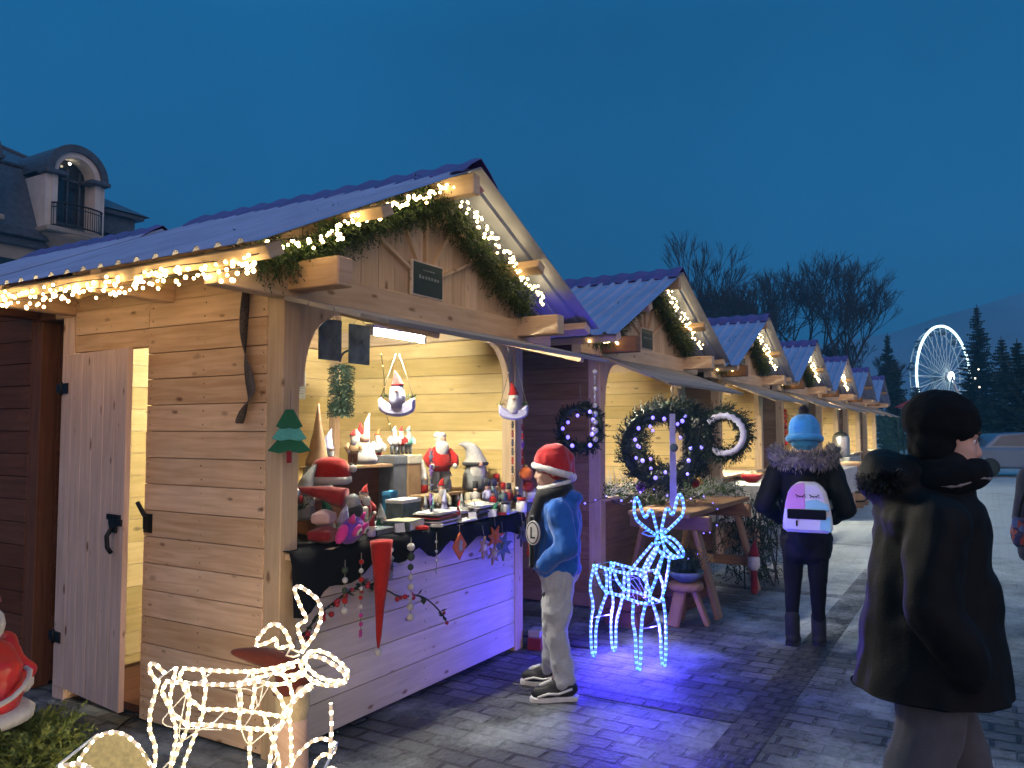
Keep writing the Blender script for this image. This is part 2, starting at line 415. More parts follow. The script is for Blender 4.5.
def brace(mb, x, sx, y, z, w=.05):
    """curved knee brace in the corner between post and header"""
    poly = [(0, 0), (.30, 0), (.30, -.04)]
    for i in range(9):
        t = R_(90*i/8); poly.append((.30-.25*math.sin(t), -.04-.33*(1-math.cos(t))))
    poly += [(.05, -.42), (0, -.42)]
    M4 = Matrix(((sx, 0, 0, x), (0, 0, 1, y), (0, 1, 0, z), (0, 0, 0, 1)))
    mb.prism(poly, w, M4)
def make_stall(label, group, wallmat='pine', frontmat='pine_light', inner='pine_in', door=True, flap=.25, yb=2.10, ridge0=None, flapmat='grey_board', countermat='pine_grey'):
    r = thing('market_stall', label, 'market stall', (0, 0, 0), 0, group)
    yf = -.38
    # floor
    f = MB(); n = 9
    for i in range(n): f.b2((.05, .05+i*(D-.1)/n, .02), (W-.05, .05+(i+1)*(D-.1)/n-.004, .06))
    f.build('floor', 'brown_stain', r)
    # posts
    for (px, py) in ((0, 0), (W-.11, 0), (0, D-.11), (W-.11, D-.11)):
        p = MB(); p.b2((px, py, 0), (px+.11, py+.11, 2.21)); p.build('corner_post', frontmat if py == 0 else wallmat, r, bev=.004)
    # walls (outer boards and inner boards)
    def wall(name, parts, inner_parts, mat):
        w = MB()
        for p in parts: hplanks(w, *p)
        for p in parts:
            q = Vector(p[0])+Vector((0, 0, 1)).cross(Vector(p[1]))*0; e = q+Vector(p[1])*p[2]; ins = (.018 if q.x < .1 and p[1][1] else -.018 if p[1][1] else 0); iy = 0 if p[1][1] else (-.018 if q.y > .5 else .016)
            w.beam((q.x+ins, q.y+iy, (p[3]+p[4])/2), (e.x+ins, e.y+iy, (p[3]+p[4])/2), .006, p[4]-p[3], rn=0)
        o = w.build(name, [mat, 'black_iron'], r, bev=.002)
        if inner_parts:
            w = MB()
            for p in inner_parts: hplanks(w, *p, t=.012)
            w.build('lining', inner, o, bev=.001)
        return o
    xl = .012
    if door:
        wall('wall', [((xl, .11, 0), (0, 1, 0), .92, .02, 2.5), ((xl, 1.03, 0), (0, 1, 0), .69, 2.0, 2.5)],
             [((.045, .11, 0), (0, 1, 0), .92, .08, 2.5), ((.045, 1.03, 0), (0, 1, 0), .69, 2.0, 2.5)], wallmat)
    else:
        wall('wall', [((xl, .11, 0), (0, 1, 0), D-.22, .02, 2.5)], [((.045, .11, 0), (0, 1, 0), D-.22, .08, 2.5)], wallmat)
    wall('wall', [((W-xl, .11, 0), (0, 1, 0), D-.22, .02, 2.5)], [((W-.045, .11, 0), (0, 1, 0), D-.22, .08, 2.5)], wallmat)
    wall('wall', [((.11, D-xl, 0), (1, 0, 0), W-.22, .02, 2.2)], [((.11, D-.045, 0), (1, 0, 0), W-.22, .08, 2.2)], wallmat)
    # front counter
    w = MB(); hplanks(w, (.112, .02, 0), (1, 0, 0), W-.224, .03, .93, h=.17, zb=.03); w.beam((.112, .042, .48), (W-.112, .042, .48), .006, .88, rn=0); w.build('counter_front', [countermat, 'black_iron'], r, bev=.002)
    w = MB()
    for i in range(4): w.b2((.03, -.05+i*.17, .932), (W-.03, -.05+i*.17+.166, .962))
    w.build('counter_top', frontmat, r, bev=.003)
    # header beam running past both walls
    w = MB(); w.b2((-.40, -.02, 2.185), (W+.40, .075, 2.335)); w.build('header_beam', frontmat, r, bev=.006)
    w = MB(); w.b2((.115, D-.09, 2.2), (W-.115, D-.03, 2.335)); w.build('header_beam', wallmat, r, bev=.006)
    for px in (0, W-.11):
        w = MB(); w.b2((px+.004, -.34, 2.215), (px+.106, D+.12, 2.352)); w.build('wall_plate', wallmat if px == 0 else frontmat, r, bev=.006)
    for side, xx in ((-1, 0), (1, W)):
        for y in (.86, 1.76):
            w = MB(); w.b2((xx, y-.045, 2.225), (xx+side*.42, y+.045, 2.342)); w.build('eave_beam', wallmat, r, bev=.006)
    # gables
    for yy, mat, nm in ((.045, frontmat, 'gable'), (D-.06, wallmat, 'gable')):
        w = MB(); x = -.0; k = 0; bw = .145
        z0 = 2.338
        while x < W-.01:
            x1 = min(x+bw, W); pts = [(x+.002, z0), (x1-.002, z0), (x1-.002, roof_z(x1-.002)-.055)]
            if x < XC < x1: pts.append((XC, roof_z(XC)-.055))
            pts.append((x+.002, roof_z(x+.002)-.055))
            M4 = Matrix(((1, 0, 0, 0), (0, 0, 1, yy), (0, 1, 0, 0), (0, 0, 0, 1)))
            w.prism(pts, .024, M4); x = x1
        w.build(nm, mat, r, bev=.002)
    # sunburst slats round the sign
    for a in (24, 57, 90, 123, 156):
        c, s_ = math.cos(R_(a)), math.sin(R_(a)); Lr = .62 if a in (24, 156) else .52
        if a == 90: Lr = .58
        w = MB(); w.beam((XC+c*.1, .022, 2.43+s_*.1), (XC+c*Lr, .022, 2.43+s_*Lr), .02, .035, up=(0, 1, 0)); w.build('gable_slat', frontmat, r, bev=.003)
    sg = MB(); sg.b2((XC-.16, -.002, 2.342), (XC+.15, .02, 2.555)); so = sg.build('name_sign', 'pine_grey', r, bev=.003)
    sg = MB(); sg.b2((XC-.148, -.006, 2.353), (XC+.138, .0, 2.544)); sg.build('sign_face', 'dark_green', so)
    sg = MB()
    for i in range(7): sg.b2((XC-.10+i*.03, -.009, 2.45), (XC-.10+i*.03+rng.uniform(.012, .022), -.006, 2.45+rng.uniform(.014, .022)))
    for i in range(5): sg.b2((XC-.06+i*.024, -.009, 2.50), (XC-.06+i*.024+.016, -.006, 2.507))
    sg.build('sign_lettering', M['sign_ink'], so)
    # braces
    for x, sx in ((.11, 1), (W-.11, -1)):
        w = MB(); brace(w, x, sx, .04, 2.183); w.build('knee_brace', frontmat, r, bev=.004)
    # purlins
    for d in (0, .80, -.80, 1.52, -1.52):
        x = XC+d; z = roof_z(x)-.018
        w = MB()
        if d == 0: w.b2((x-.035, yf+.03, z-.14), (x+.035, yb-.04, z-.02))
        else:
            an = math.atan(SL)*(-1 if d > 0 else 1)
            w.box((x, (yf+yb)/2, z-.05), (.09, yb-yf-.07, .06), Matrix.Rotation(-an, 3, 'Y'), g=1)
        w.build('purlin', frontmat, r, bev=.004)
    # rafters under the sheets at the wall line
    for side in (-1, 1):
        for y in (.62, 1.3):
            w = MB(); x1 = XC+side*1.40; w.beam((XC+side*.05, y, roof_z(XC)-.16), (x1, y, roof_z(x1)-.135), .05, .09); w.build('rafter', inner, r, bev=.003)
    # corrugated sheets
    nr = int(round((yb-yf)/.14)); prof = []
    for i in range(nr):
        y = yf+(yb-yf)*i/nr; st = (yb-yf)/nr
        prof += [(y, 0), (y+st*.62, 0), (y+st*.72, .020), (y+st*.90, .020)]
    prof.append((yb, 0))
    for side in (-1, 1):
        w = MB(); vs = []; K = 6
        for k in range(K+1):
            x = XC+side*HS*k/K
            for (y, h) in prof: vs.append((x, y, roof_z(x)+h-.006*math.sin(k*1.7+y)*0))
        n = len(prof); fs = []
        for k in range(K):
            for i in range(n-1):
                q = (k*n+i, k*n+i+1, (k+1)*n+i+1, (k+1)*n+i); fs.append(q if side < 0 else tuple(reversed(q)))
        w.add(vs, fs, rn=.5); w.build('roof_sheet', 'roof', r, solid=.003)
    # ridge cap of overlapping ribbed pieces
    w = MB(); y = yf if ridge0 is None else ridge0; vs = []; ys = []; st = .035
    while y < yb: ys.append(y); y += st
    ys.append(yb)
    for i, y in enumerate(ys):
        ph = (y-yf)/.2*2*math.pi; hh = .018*(.5+.5*math.sin(ph))+.03
        for (dx) in (-.19, -.10, 0, .10, .19):
            vs.append((XC+dx, y, ZR-SL*abs(dx)+hh+(.012 if dx == 0 else 0)-(.028 if abs(dx) > .15 else 0)))
    fs = []
    for i in range(len(ys)-1):
        for k in range(4): fs.append((i*5+k, i*5+k+1, (i+1)*5+k+1, (i+1)*5+k))
    w.add(vs, fs, rn=.5); w.build('ridge_cap', 'ridge', r, solid=.004)
    # hinged flap over the opening, propped out as an awning
    w = MB(); L = .66; ca = 1/math.sqrt(1+flap*flap); yo, zo = L*ca, L*ca*flap
    Rm = Matrix.Rotation(math.atan(flap), 3, 'X')
    for i in range(4):
        t = (i+.5)/4
        w.box((W/2, -.03-yo*t, 2.175-zo*t), (W+.06, L/4-.004, .022), Rm, g=0)
    fo = w.build('awning_flap', flapmat, r, bev=.002)
    for x in (.35, W-.35):
        w = MB(); w.box((x, -.03-yo*.5, 2.175-zo*.5-.025), (.05, L*.92, .026), Rm); w.build('batten', 'pine', fo)
    if door:
        a = R_(7); Md = Matrix.Translation((0, 1.79, 0)) @ Matrix.Rotation(-a, 4, 'Z')
        d = MB()
        for i in range(6):
            y0 = -.775+i*.775/6
            c = Md @ Vector((-.016, y0+.775/12, 1.035)); d.box(c, (.03, .775/6-.003, 1.90), Matrix.Rotation(-a, 3, 'Z'), rn=.6+.3*rng.random())
        do = d.build('door', 'pine_door', r, bev=.002)
        h = MB(); R3 = Matrix.Rotation(-a, 3, 'Z')
        for z in (1.79, .36):
            hh = MB(); hh.box(Md @ Vector((-.036, -.05, z)), (.008, .075, .06), R3); hh.box(Md @ Vector((-.038, .02, z)), (.012, .05, .05), R3); hh.tube([Md @ Vector((-.04, -.008, z-.04)), Md @ Vector((-.04, -.008, z+.04))], .008)
            hh.build('hinge', 'black_iron', do)
        hh = MB()
        hh.box(Md @ Vector((-.037, -.70, 1.06)), (.012, .13, .035), R3); hh.box(Md @ Vector((-.037, -.68, 1.04)), (.014, .07, .07), R3)
        for t in range(5): hh.box(Md @ Vector((-.037, -.74+t*.03, 1.085)), (.011, .018, .03), R3)
        hh.tube([Md @ Vector((-.05, -.69, 1.03)), Md @ Vector((-.075, -.69, .99)), Md @ Vector((-.07, -.69, .93)), Md @ Vector((-.05, -.69, .90))], .012)
        hh.build('door_handle', 'black_iron', do)
        hh = MB(); hh.b2((-.012, .955, 1.0), (-.004, 1.02, 1.10)); hh.b2((-.03, .97, 1.02), (-.01, 1.0, 1.09)); hh.tube([(-.02, 1.0, 1.09), (-.03, 1.05, 1.16)], .012)
        hh.build('latch_keeper', 'black_iron', r)
        hh = MB(); hh.b2((-.012, 1.72, .0), (.0, D, 2.21)); hh.build('door_jamb', 'pine_door', r, bev=.003)
    return r
M['sign_ink'] = plain('sign_ink', (.22, .27, .26), .6)
G_ST = 'wooden stalls standing in a row along the lane'
stall = make_stall('large near pine stall with Christmas figures on its black-draped counter and an open side door', G_ST)
stall.location = (X0, Y0, 0)
stallp = make_stall('pine stall with fir wreaths hanging under its flap, second in the row', G_ST, wallmat='pine_brown', countermat='pine_brown', door=False, flap=.40)  # wall brown: part stain, part deep shade of the gap put into the colour
PITCH = 3.63
stallp.location = (X0+PITCH, Y0, 0)
ST_L = ['pine stall with a bare yellow-lit opening behind the woman, third along the lane',
        'pine stall with a reddish lit opening behind the blue bobble hat, fourth along the lane',
        'small pine stall with a yellow-lit opening behind the steel urn, fifth along the lane',
        'tiny far pine stall in the row, last but one before the dark trees',
        'tiny pine stall at the very far end of the row']
stalls = [stall, stallp]
for i in range(5):
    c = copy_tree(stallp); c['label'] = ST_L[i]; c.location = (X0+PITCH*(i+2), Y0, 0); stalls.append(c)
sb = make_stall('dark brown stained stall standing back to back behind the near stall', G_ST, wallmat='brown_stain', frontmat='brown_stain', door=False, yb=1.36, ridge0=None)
sb.location = (X0+W, Y0+D+.25+D+.0, 0); sb.rotation_euler = (0, 0, math.pi)

# ------------------------------------------------------------------ strip lamps inside
def make_lamp(label, pos):
    t = thing('strip_lamp', label, 'lamp', pos, 0, 'strip lamps hanging inside the stalls')
    b = MB(); b.b2((-.26, -.03, .022), (.26, .03, .045)); b.b2((-.262, -.025, -.02), (-.24, .025, .025)); b.b2((.24, -.025, -.02), (.262, .025, .025)); b.build('housing', 'white_paint', t, bev=.003)
    b = MB(); b.tube([(-.238, 0, 0), (.238, 0, 0)], .014, 10); b.build('tube', 'tube', t)
    b = MB(); b.tube([(-.2, 0, .045), (-.2, 0, .3)], .003, 4); b.tube([(.2, 0, .045), (.2, 0, .3)], .003, 4); b.build('wire', 'black_iron', t)
    return t
lamp = make_lamp('bright strip lamp hung inside the near stall above the figures', (X0+1.10, Y0+.2, 2.12))
LL = ['bright strip lamp glowing inside the wreath stall', 'strip lamp inside the third stall along the lane', 'strip lamp inside the fourth stall with the reddish opening',
      'strip lamp inside the fifth stall behind the urn', 'strip lamp inside the last but one stall', 'strip lamp inside the farthest stall']
for i in range(6):
    c = copy_tree(lamp); c['label'] = LL[i]; c.location = (X0+PITCH*(i+1)+.42, Y0+.24, 2.08)
    for ch in list(c.children):
        if ch.name.startswith('tube'):
            ch.data = ch.data.copy(); ch.data.materials[0] = M['tube_bright']

# ------------------------------------------------------------------ garlands and fairy lights
def gar_path(full=True):
    P = []
    L = [(-.22, .02, 2.33), (-.02, -.10, 2.36), (.12, -.10, 2.42)]
    for i in range(15):
        x = .16+(XC-.16)*i/14; L.append((x, -.06, roof_z(x)-.14))
    for i in range(1, 16):
        x = XC+(W-.02-XC)*i/15; L.append((x, -.06, roof_z(x)-.15))
    return [Vector(p) for p in L]
def make_garland(label):
    t = MB(); P = resample(gar_path(), .012)
    for i, p in enumerate(P):
        thick = .75+.35*noise.noise(p*2.3)
        for k in range(9):
            a = rng.random()*6.283; ax = (P[min(i+1, len(P)-1)]-P[max(i-1, 0)]).normalized(); x, y = frame_z(ax)
            o = (x*math.cos(a)+y*math.sin(a)); d = (o*.8+ax*rng.uniform(-.7, .7)+Vector((0, -.15, -.45))).normalized()
            sprig(t, p+o*.05*rng.random(), d, rng.uniform(.08, .19)*thick, 7, .004, .034)
    o = t.build('spruce_garland', ['needles']); tag(o, label, 'garland', 'spruce garlands under the gables')
    return o
gl = make_garland('thick spruce garland along the gable of the near stall'); gl.location = (X0, Y0, 0)
GL = ['spruce garland on the gable of the wreath stall', 'spruce garland on the gable of the third stall', 'spruce garland on the gable of the fourth stall']
for i in range(3):
    c = gl.copy(); COL.objects.link(c); c['label'] = GL[i]; c.location = (X0+PITCH*(i+1), Y0, 0)
_bm = MB(); _bm.ball((0, 0, 0), .0085, 6); _bulb = _bm.build('bulb', 'warm_bulb'); _bme = _bulb.data; bpy.data.objects.remove(_bulb)
def add_bulb(parent, p, mesh, s=1):
    o = bpy.data.objects.new('bulb', mesh); COL.objects.link(o); o.parent = parent; o.location = p; o.scale = (s, s, s)
def make_lights(label, path, n, drop, loc, jit=.03, group='strings of warm fairy lights on the stalls'):
    t = thing('fairy_lights', label, 'fairy lights', loc, 0, group)
    w = MB(); P = [Vector(p) for p in path]; w.tube(P, .003, 4); w.build('wire', 'black_iron', t)
    R = resample(P, sum((b-a).length for a, b in zip(P, P[1:]))/n*.999)
    for i, p in enumerate(R[:n]):
        add_bulb(t, p+Vector((rng.uniform(-jit, jit), rng.uniform(-jit, jit), -rng.random()*drop+rng.uniform(-jit, jit)*.6)), _bme, rng.uniform(.8, 1.25))
    return t
eave = [(XC-HS+.07+.02*math.sin(i), -.30+i*.117, roof_z(XC-HS)-.035) for i in range(21)]
make_lights('warm fairy lights along the long side eave of the near stall', eave, 100, .04, (X0, Y0, 0))
make_lights('second lower strand of warm fairy lights under the side eave of the near stall', [p[:1]+p[1:2]+(p[2]-.045,) for p in eave], 80, .03, (X0, Y0, 0))
vl = [p+Vector((0, -.13, .075)) for p in gar_path()[0:18]]; vr = [p+Vector((0, -.13, .06)) for p in gar_path()[17:]]
make_lights('warm fairy lights climbing the side of the near gable towards its peak', vl, 98, .03, (X0, Y0, 0), .035)
make_lights('warm fairy lights going down the far side of the near gable', vr, 78, .03, (X0, Y0, 0), .03)
FR = ['warm fairy lights on the gable of the wreath stall', 'warm fairy lights on the gable of the third stall', 'warm fairy lights on the gable of the fourth stall', 'warm fairy lights on the gable of the fifth stall']
p2 = make_lights(FR[0], vr, 54, .03, (X0+PITCH, Y0, 0), .035)
for i in range(3):
    c = copy_tree(p2); c['label'] = FR[i+1]; c.location = (X0+PITCH*(i+2), Y0, 0)
E2 = ['short string of warm lights at the low eave corner of the wreath stall', 'warm lights at the low eave corner of the third stall', 'warm lights at the low eave corner of the fourth stall', 'warm lights at the low eave corner of the fifth stall',
      'warm lights at the low eave corner of the last but one stall', 'warm lights at the low eave corner of the farthest stall']
e0 = make_lights(E2[0], [(-.42+.085*i, -.12-.01*i, 2.31+.02*math.sin(i*2)) for i in range(7)], 12, .04, (X0+PITCH, Y0, 0), .02)
for i in range(5):
    c = copy_tree(e0); c['label'] = E2[i+1]; c.location = (X0+PITCH*(i+2), Y0, 0)
# ------------------------------------------------------------------ goods of the near stall
M['black_cloth'] = fabric('black_cloth', (.006, .006, .009), 60, .95, 0)
M['red_felt'] = fabric('red_felt', (.42, .015, .012)); M['dark_red'] = fabric('dark_red', (.22, .012, .02))
M['white_felt'] = fabric('white_felt', (.60, .58, .54), 40); M['grey_felt'] = fabric('grey_felt', (.30, .31, .31)); M['dark_felt'] = fabric('dark_felt', (.05, .05, .055))
M['lilac_felt'] = fabric('lilac_felt', (.48, .48, .72)); M['teal_felt'] = fabric('teal_felt', (.10, .42, .38)); M['green_felt'] = fabric('green_felt', (.02, .14, .07))
M['pink_felt'] = fabric('pink_felt', (.62, .42, .42)); M['purple_felt'] = fabric('purple_felt', (.17, .04, .42)); M['magenta'] = fabric('magenta', (.62, .04, .30))
M['beige_felt'] = fabric('beige_felt', (.52, .42, .27)); M['blue_card'] = plain('blue_card', (.06, .30, .52), .5); M['skin'] = plain('skin_paint', (.62, .38, .26), .55, 0, .1, 20)
M['grey_card'] = plain('grey_card', (.16, .17, .18), .6); M['tan_card'] = plain('tan_card', (.38, .24, .12), .7); M['cream'] = plain('cream', (.70, .64, .46), .7)
M['slate'] = plain('slate', (.09, .13, .14), .7, 0, .5, 14); M['paper'] = plain('paper', (.72, .72, .70), .8)
M['mint'] = plain('mint', (.25, .55, .45), .6); M['gold'] = plain('gold', (.6, .38, .10), .35, .8); M['orange'] = fabric('orange', (.6, .13, .03))
M['navy'] = fabric('navy', (.03, .03, .10)); M['string'] = plain('string', (.22, .2, .17), .9); M['wood_toy'] = wood('wood_toy', (.42, .26, .13), (.3, .17, .08))
M['berry'] = plain('berry', (.35, .01, .02), .3); M['silver'] = plain('silver', (.6, .62, .65), .3, .8)
M['leafdark'] = plain('leaf_dark', (.03, .05, .03), .7)
CT = .966   # counter top under the cloth
# cloth over the counter, hanging down in front, lower at the near end
cl = MB(); n = 46; vs = []; rows = 9
for i in range(n+1):
    x = X0+.015+(W-.085)*i/n; u = i/n
    hang = .13+.03*math.sin(i*.9)+(.16*max(0, 1-u/.26))+.012*math.sin(i*1.1+1)
    for k in range(rows):
        if k < 4: y = Y0+.60-k*.215; z = CT+.009+.003*math.sin(i*1.3+k)
        else:
            t = (k-3)/(rows-4); y = Y0-.062-.012*math.sin(i*.8)-.02*t; z = CT+.008-hang*t
        vs.append((x, y, z))
fs = [(i*rows+k, i*rows+k+1, (i+1)*rows+k+1, (i+1)*rows+k) for i in range(n) for k in range(rows-1)]
cl.add(vs, fs, smooth=True)
tag(cl.build('table_cloth', 'black_cloth', solid=.004), 'black cloth draped over the counter edge of the near stall', 'tablecloth')
# display steps
def steps(label, x0, x1, y0, y1, z0, z1):
    t = thing('display_step', label, 'display step', ((x0+x1)/2, (y0+y1)/2, z0))
    w = MB(); w.b2((-(x1-x0)/2, -(y1-y0)/2, z1-z0-.02), ((x1-x0)/2, (y1-y0)/2, z1-z0)); w.build('board', 'tan_card', t, bev=.003)
    for s in (-1, 1):
        w = MB(); w.b2((s*(x1-x0)/2-s*.03-.012, -(y1-y0)/2+.01, 0), (s*(x1-x0)/2-s*.03+.012, (y1-y0)/2-.01, z1-z0-.02)); w.build('support', 'tan_card', t)
    w = MB(); w.b2((-(x1-x0)/2+.05, -.006, .0), ((x1-x0)/2-.05, .006, z1-z0-.022)); w.build('back_panel', 'brown_stain', t)
steps('low brown display step under the big Santa doll', X0+1.42, X0+2.16, Y0+.24, Y0+.52, CT+.008, 1.125)
steps('tall brown display step under the white angel, left of the strip of grey boxes', X0+.70, X0+1.42, Y0+.36, Y0+.60, CT+.008, 1.335)

def cone_hat(mb, base, r, h, tip, m, n=14):
    """soft pointed hat that bends to tip (offset)"""
    b = Vector(base); t = Vector(tip); pts = []; rr = []
    for i in range(9):
        u = i/8; pts.append(b+Vector((t.x*u*u, t.y*u*u, h*u+t.z*u*u*u))); rr.append(max(.003, r*(1-u)**.85*(1+.06*math.sin(i*2.1))))
    mb.tube(pts, rr, n, m)
def gnome(label, pos, h, hat, body, beard='white_felt', rz=-1.2, tip=(0, 0, 0), brim=None, group='gnome dolls on the counter', nose='skin', cat='gnome', hatw=1.0):
    t = thing('gnome_doll', label, cat, pos, rz, group); r = h*.20
    b = MB(); b.lathe([(r*.75, 0), (r*1.05, h*.05), (r*1.0, h*.22), (r*.7, h*.42), (.004, h*.5)], 16); b.build('body', body, t)
    b = MB(); b.lathe([(.006, h*.08), (r*.5, h*.16), (r*.72, h*.32), (r*.66, h*.44), (.01, h*.5)], 12, sx=.55, M4=Matrix.Translation((r*.62, 0, 0))); b.build('beard', beard, t)
    b = MB(); b.ball((r*1.05, 0, h*.43), r*.24, 10); b.build('nose', nose, t)
    b = MB(); cone_hat(b, (r*.1, 0, h*.42), r*1.0*hatw, h*.58, tip, 0); o = b.build('hat', hat, t)
    if brim: b = MB(); b.tube([(r*.1+math.cos(a*.3927)*r*.98*hatw, math.sin(a*.3927)*r*.98*hatw, h*.44) for a in range(16)], r*.16, 6, closed=True); b.build('brim', brim, o)
    return t
def santa(label, pos, h, coat='red_felt', trousers='grey_felt', rz=-1.2, group='Santa figures on the counter', hatm='white_felt', cat='Santa figure'):
    t = thing('santa_figure', label, cat, pos, rz, group)
    for s in (-1, 1):
        b = MB(); b.tube([(0, s*h*.08, .03*h), (0, s*h*.085, h*.2), (0, s*h*.07, h*.40)], [h*.06, h*.075, h*.09], 10); o = b.build('leg', trousers, t)
        b = MB(); b.ball((h*.03, s*h*.08, h*.025), (h*.09, h*.055, h*.035), 10); b.build('boot', 'dark_felt', o)
    b = MB(); b.lathe([(h*.15, h*.32), (h*.19, h*.42), (h*.18, h*.55), (h*.12, h*.68), (.01, h*.73)], 16, sx=.8); o = b.build('coat', coat, t)
    b = MB(); b.tube([(h*.15*math.cos(a*.3927)*.85, h*.185*math.sin(a*.3927), h*.40) for a in range(16)], h*.018, 6, closed=True); b.build('belt', 'dark_felt', o)
    for s in (-1, 1):
        b = MB(); b.tube([(0, s*h*.13, h*.64), (h*.04, s*h*.23, h*.52), (h*.12, s*h*.20, h*.42)], [h*.065, h*.07, h*.06], 10); a_ = b.build('sleeve', coat, t)
        b = MB(); b.ball((h*.15, s*h*.19, h*.40), h*.045, 8); b.build('mitten', 'white_felt', a_)
    b = MB(); b.ball((h*.01, 0, h*.80), (h*.085, h*.09, h*.10), 12); b.ball((h*.10, 0, h*.80), h*.022, 8); b.build('head', 'skin', t)
    b = MB(); b.lathe([(.006, h*.46), (h*.07, h*.55), (h*.115, h*.68), (h*.10, h*.77), (.02, h*.79)], 12, sx=.6, M4=Matrix.Translation((h*.085, 0, 0))); b.build('beard', 'white_felt', t)
    b = MB(); b.ball((-h*.01, 0, h*.87), (h*.10, h*.105, h*.06), 12)
    if hatm != 'white_felt': cone_hat(b, (0, 0, h*.88), h*.10, h*.22, (-.02, h*.12, -h*.03), 1)
    b.build('hat', ['white_felt', hatm], t)
    return t
def cone_tree(label, pos, h, m, group='small cone trees on the counter'):
    t = thing('cone_tree', label, 'toy tree', pos, rng.random()*6, group)
    b = MB()
    for k in range(3): b.lathe([(h*.24*(1-k*.26), h*(.06+k*.28)), (h*.20*(1-k*.3), h*(.12+k*.28)), (.004, h*(.50+k*.25))], 10)
    b.build('cone', m, t); b = MB(); b.lathe([(h*.12, 0), (h*.1, h*.03), (h*.03, h*.06)], 10); b.build('base', 'wood_toy', t)
def box_thing(name, label, cat, pos, d, m, rz=0, m2=None, group=None):
    t = thing(name, label, cat, pos, rz, group)
    b = MB(); b.b2((-d[0]/2, -d[1]/2, 0), (d[0]/2, d[1]/2, d[2]*.86)); b.build('box', m, t, bev=.003)
    b = MB(); b.b2((-d[0]/2-.003, -d[1]/2-.003, d[2]*.86), (d[0]/2+.003, d[1]/2+.003, d[2])); b.build('lid', m2 or m, t, bev=.003)
def folded(label, pos, d, mats, rz=0, cat='towel', name='folded_towel', group='folded textiles on the counter'):
    t = thing(name, label, cat, pos, rz, group); z = 0
    for i, m in enumerate(mats):
        b = MB(); h = d[2]/len(mats); vs = []; n = 8
        for k in range(n+1):
            for j in range(n+1):
                x = (k/n-.5)*d[0]; y = (j/n-.5)*d[1]; vs.append((x, y, z+h*(.8+.35*noise.noise(Vector((x*14, y*14, i*3+pos[0]))))*(1-.5*max(abs(k/n-.5)*2, abs(j/n-.5)*2)**6)))
        nn = len(vs); vs += [(v[0]*1.03, v[1]*1.03, z+.001) for v in vs]
        fs = [(k*(n+1)+j, (k+1)*(n+1)+j, (k+1)*(n+1)+j+1, k*(n+1)+j+1) for k in range(n) for j in range(n)]
        e = [k*(n+1) for k in range(n+1)]+[n*(n+1)+j for j in range(1, n+1)]+[k*(n+1)+n for k in range(n-1, -1, -1)]+[j for j in range(n-1, 0, -1)]
        fs += [(e[q], e[(q+1) % len(e)], e[(q+1) % len(e)]+nn, e[q]+nn) for q in range(len(e))]
        b.add(vs, fs, smooth=True); b.build('layer', m, t); z += h
def hanger(label, pos, hat='red_felt', boat='lilac_felt', up=.28, rz=R_(211), s=1.0, bell=True):
    """felt gnome sitting in a half-moon swing on two cords"""
    t = thing('hanging_gnome', label, 'hanging gnome', pos, rz, 'felt gnomes hanging from the beam', sc=s)
    b = MB(); poly = [(-.115, .055)]+[(.125*math.cos(R_(a)), .075*math.sin(R_(a))) for a in range(195, 346, 12)]+[(.115, .055), (.06, .015), (0, .0), (-.06, .015)]
    b.prism(poly, .07, Matrix(((0, 0, 1, 0), (1, 0, 0, 0), (0, 1, 0, 0), (0, 0, 0, 1)))); b.build('swing', boat, t, bev=.015)
    b = MB(); b.lathe([(.05, -.02), (.055, .04), (.045, .10), (.03, .14)], 12); b.build('body', boat if bell else 'white_felt', t)
    b = MB(); cone_hat(b, (0, 0, .125), .042, .10, (0, -.02, 0), 0); b.build('hat', hat, t)
    b = MB()
    for i in range(26):
        a = rng.choice((-1, 1)); sprig(b, (0, a*rng.uniform(.05, .1), .045), (rng.uniform(-.6, .6), a*.7, rng.uniform(.1, 1)), .04, 5, .003, .018)
    b.build('fir_twig', 'needles', t)
    b = MB(); b.ball((.052, 0, .09), .014, 8); b.build('nose', 'skin', t)
    for y in (-.105, .105):
        b = MB(); b.tube([(0, y, .05), (0, y*.1, .05+up)], .002, 4); b.build('cord', 'string', t)
    return t
# hanging pieces under the header
hanger('lilac felt gnome in a swing hanging in mid opening of the near stall', (X0+1.13, Y0+.22, 1.70), s=.95)
hanger('lilac felt gnome in a half-moon swing by the right post of the near stall', (X0+2.04, Y0-.07, 1.68), s=.88, up=.36, bell=False)
for lab, x, dz in (('dark slate plaque hanging nearest the left post', X0+.45, 0), ('dark slate plaque hanging nearer the strip lamp', X0+.68, -.005)):
    t = thing('slate_plaque', lab, 'plaque', (x, Y0+.13, 2.03+dz), 0, 'slate plaques under the header beam')
    b = MB(); b.b2((-.085, -.006, -.11), (.085, .006, .11)); b.build('slab', 'slate', t, bev=.003)
    b = MB(); b.tube([(-.05, 0, .11), (0, 0, .165), (.05, 0, .11)], .002, 4); b.build('cord', 'string', t)
    b = MB(); b.tube([(-.05, -.008, .03), (-.02, -.008, -.01), (.02, -.008, .02), (.05, -.008, -.03)], .003, 4); b.build('scratched_drawing', 'grey_card', t)
t = thing('paper_notice', 'white paper notice pinned to the rear wall of the near stall', 'notice', (X0+1.84, Y0+D-.058, 1.90))
b = MB(); b.b2((-.06, -.001, -.11), (.06, .002, .11)); b.build('sheet', 'paper', t)
b = MB()
for i in range(8): b.b2((-.045, -.003, .08-i*.021), (.045-.02*rng.random(), -.0015, .083-i*.021))
b.build('lines_of_print', 'grey_card', t)
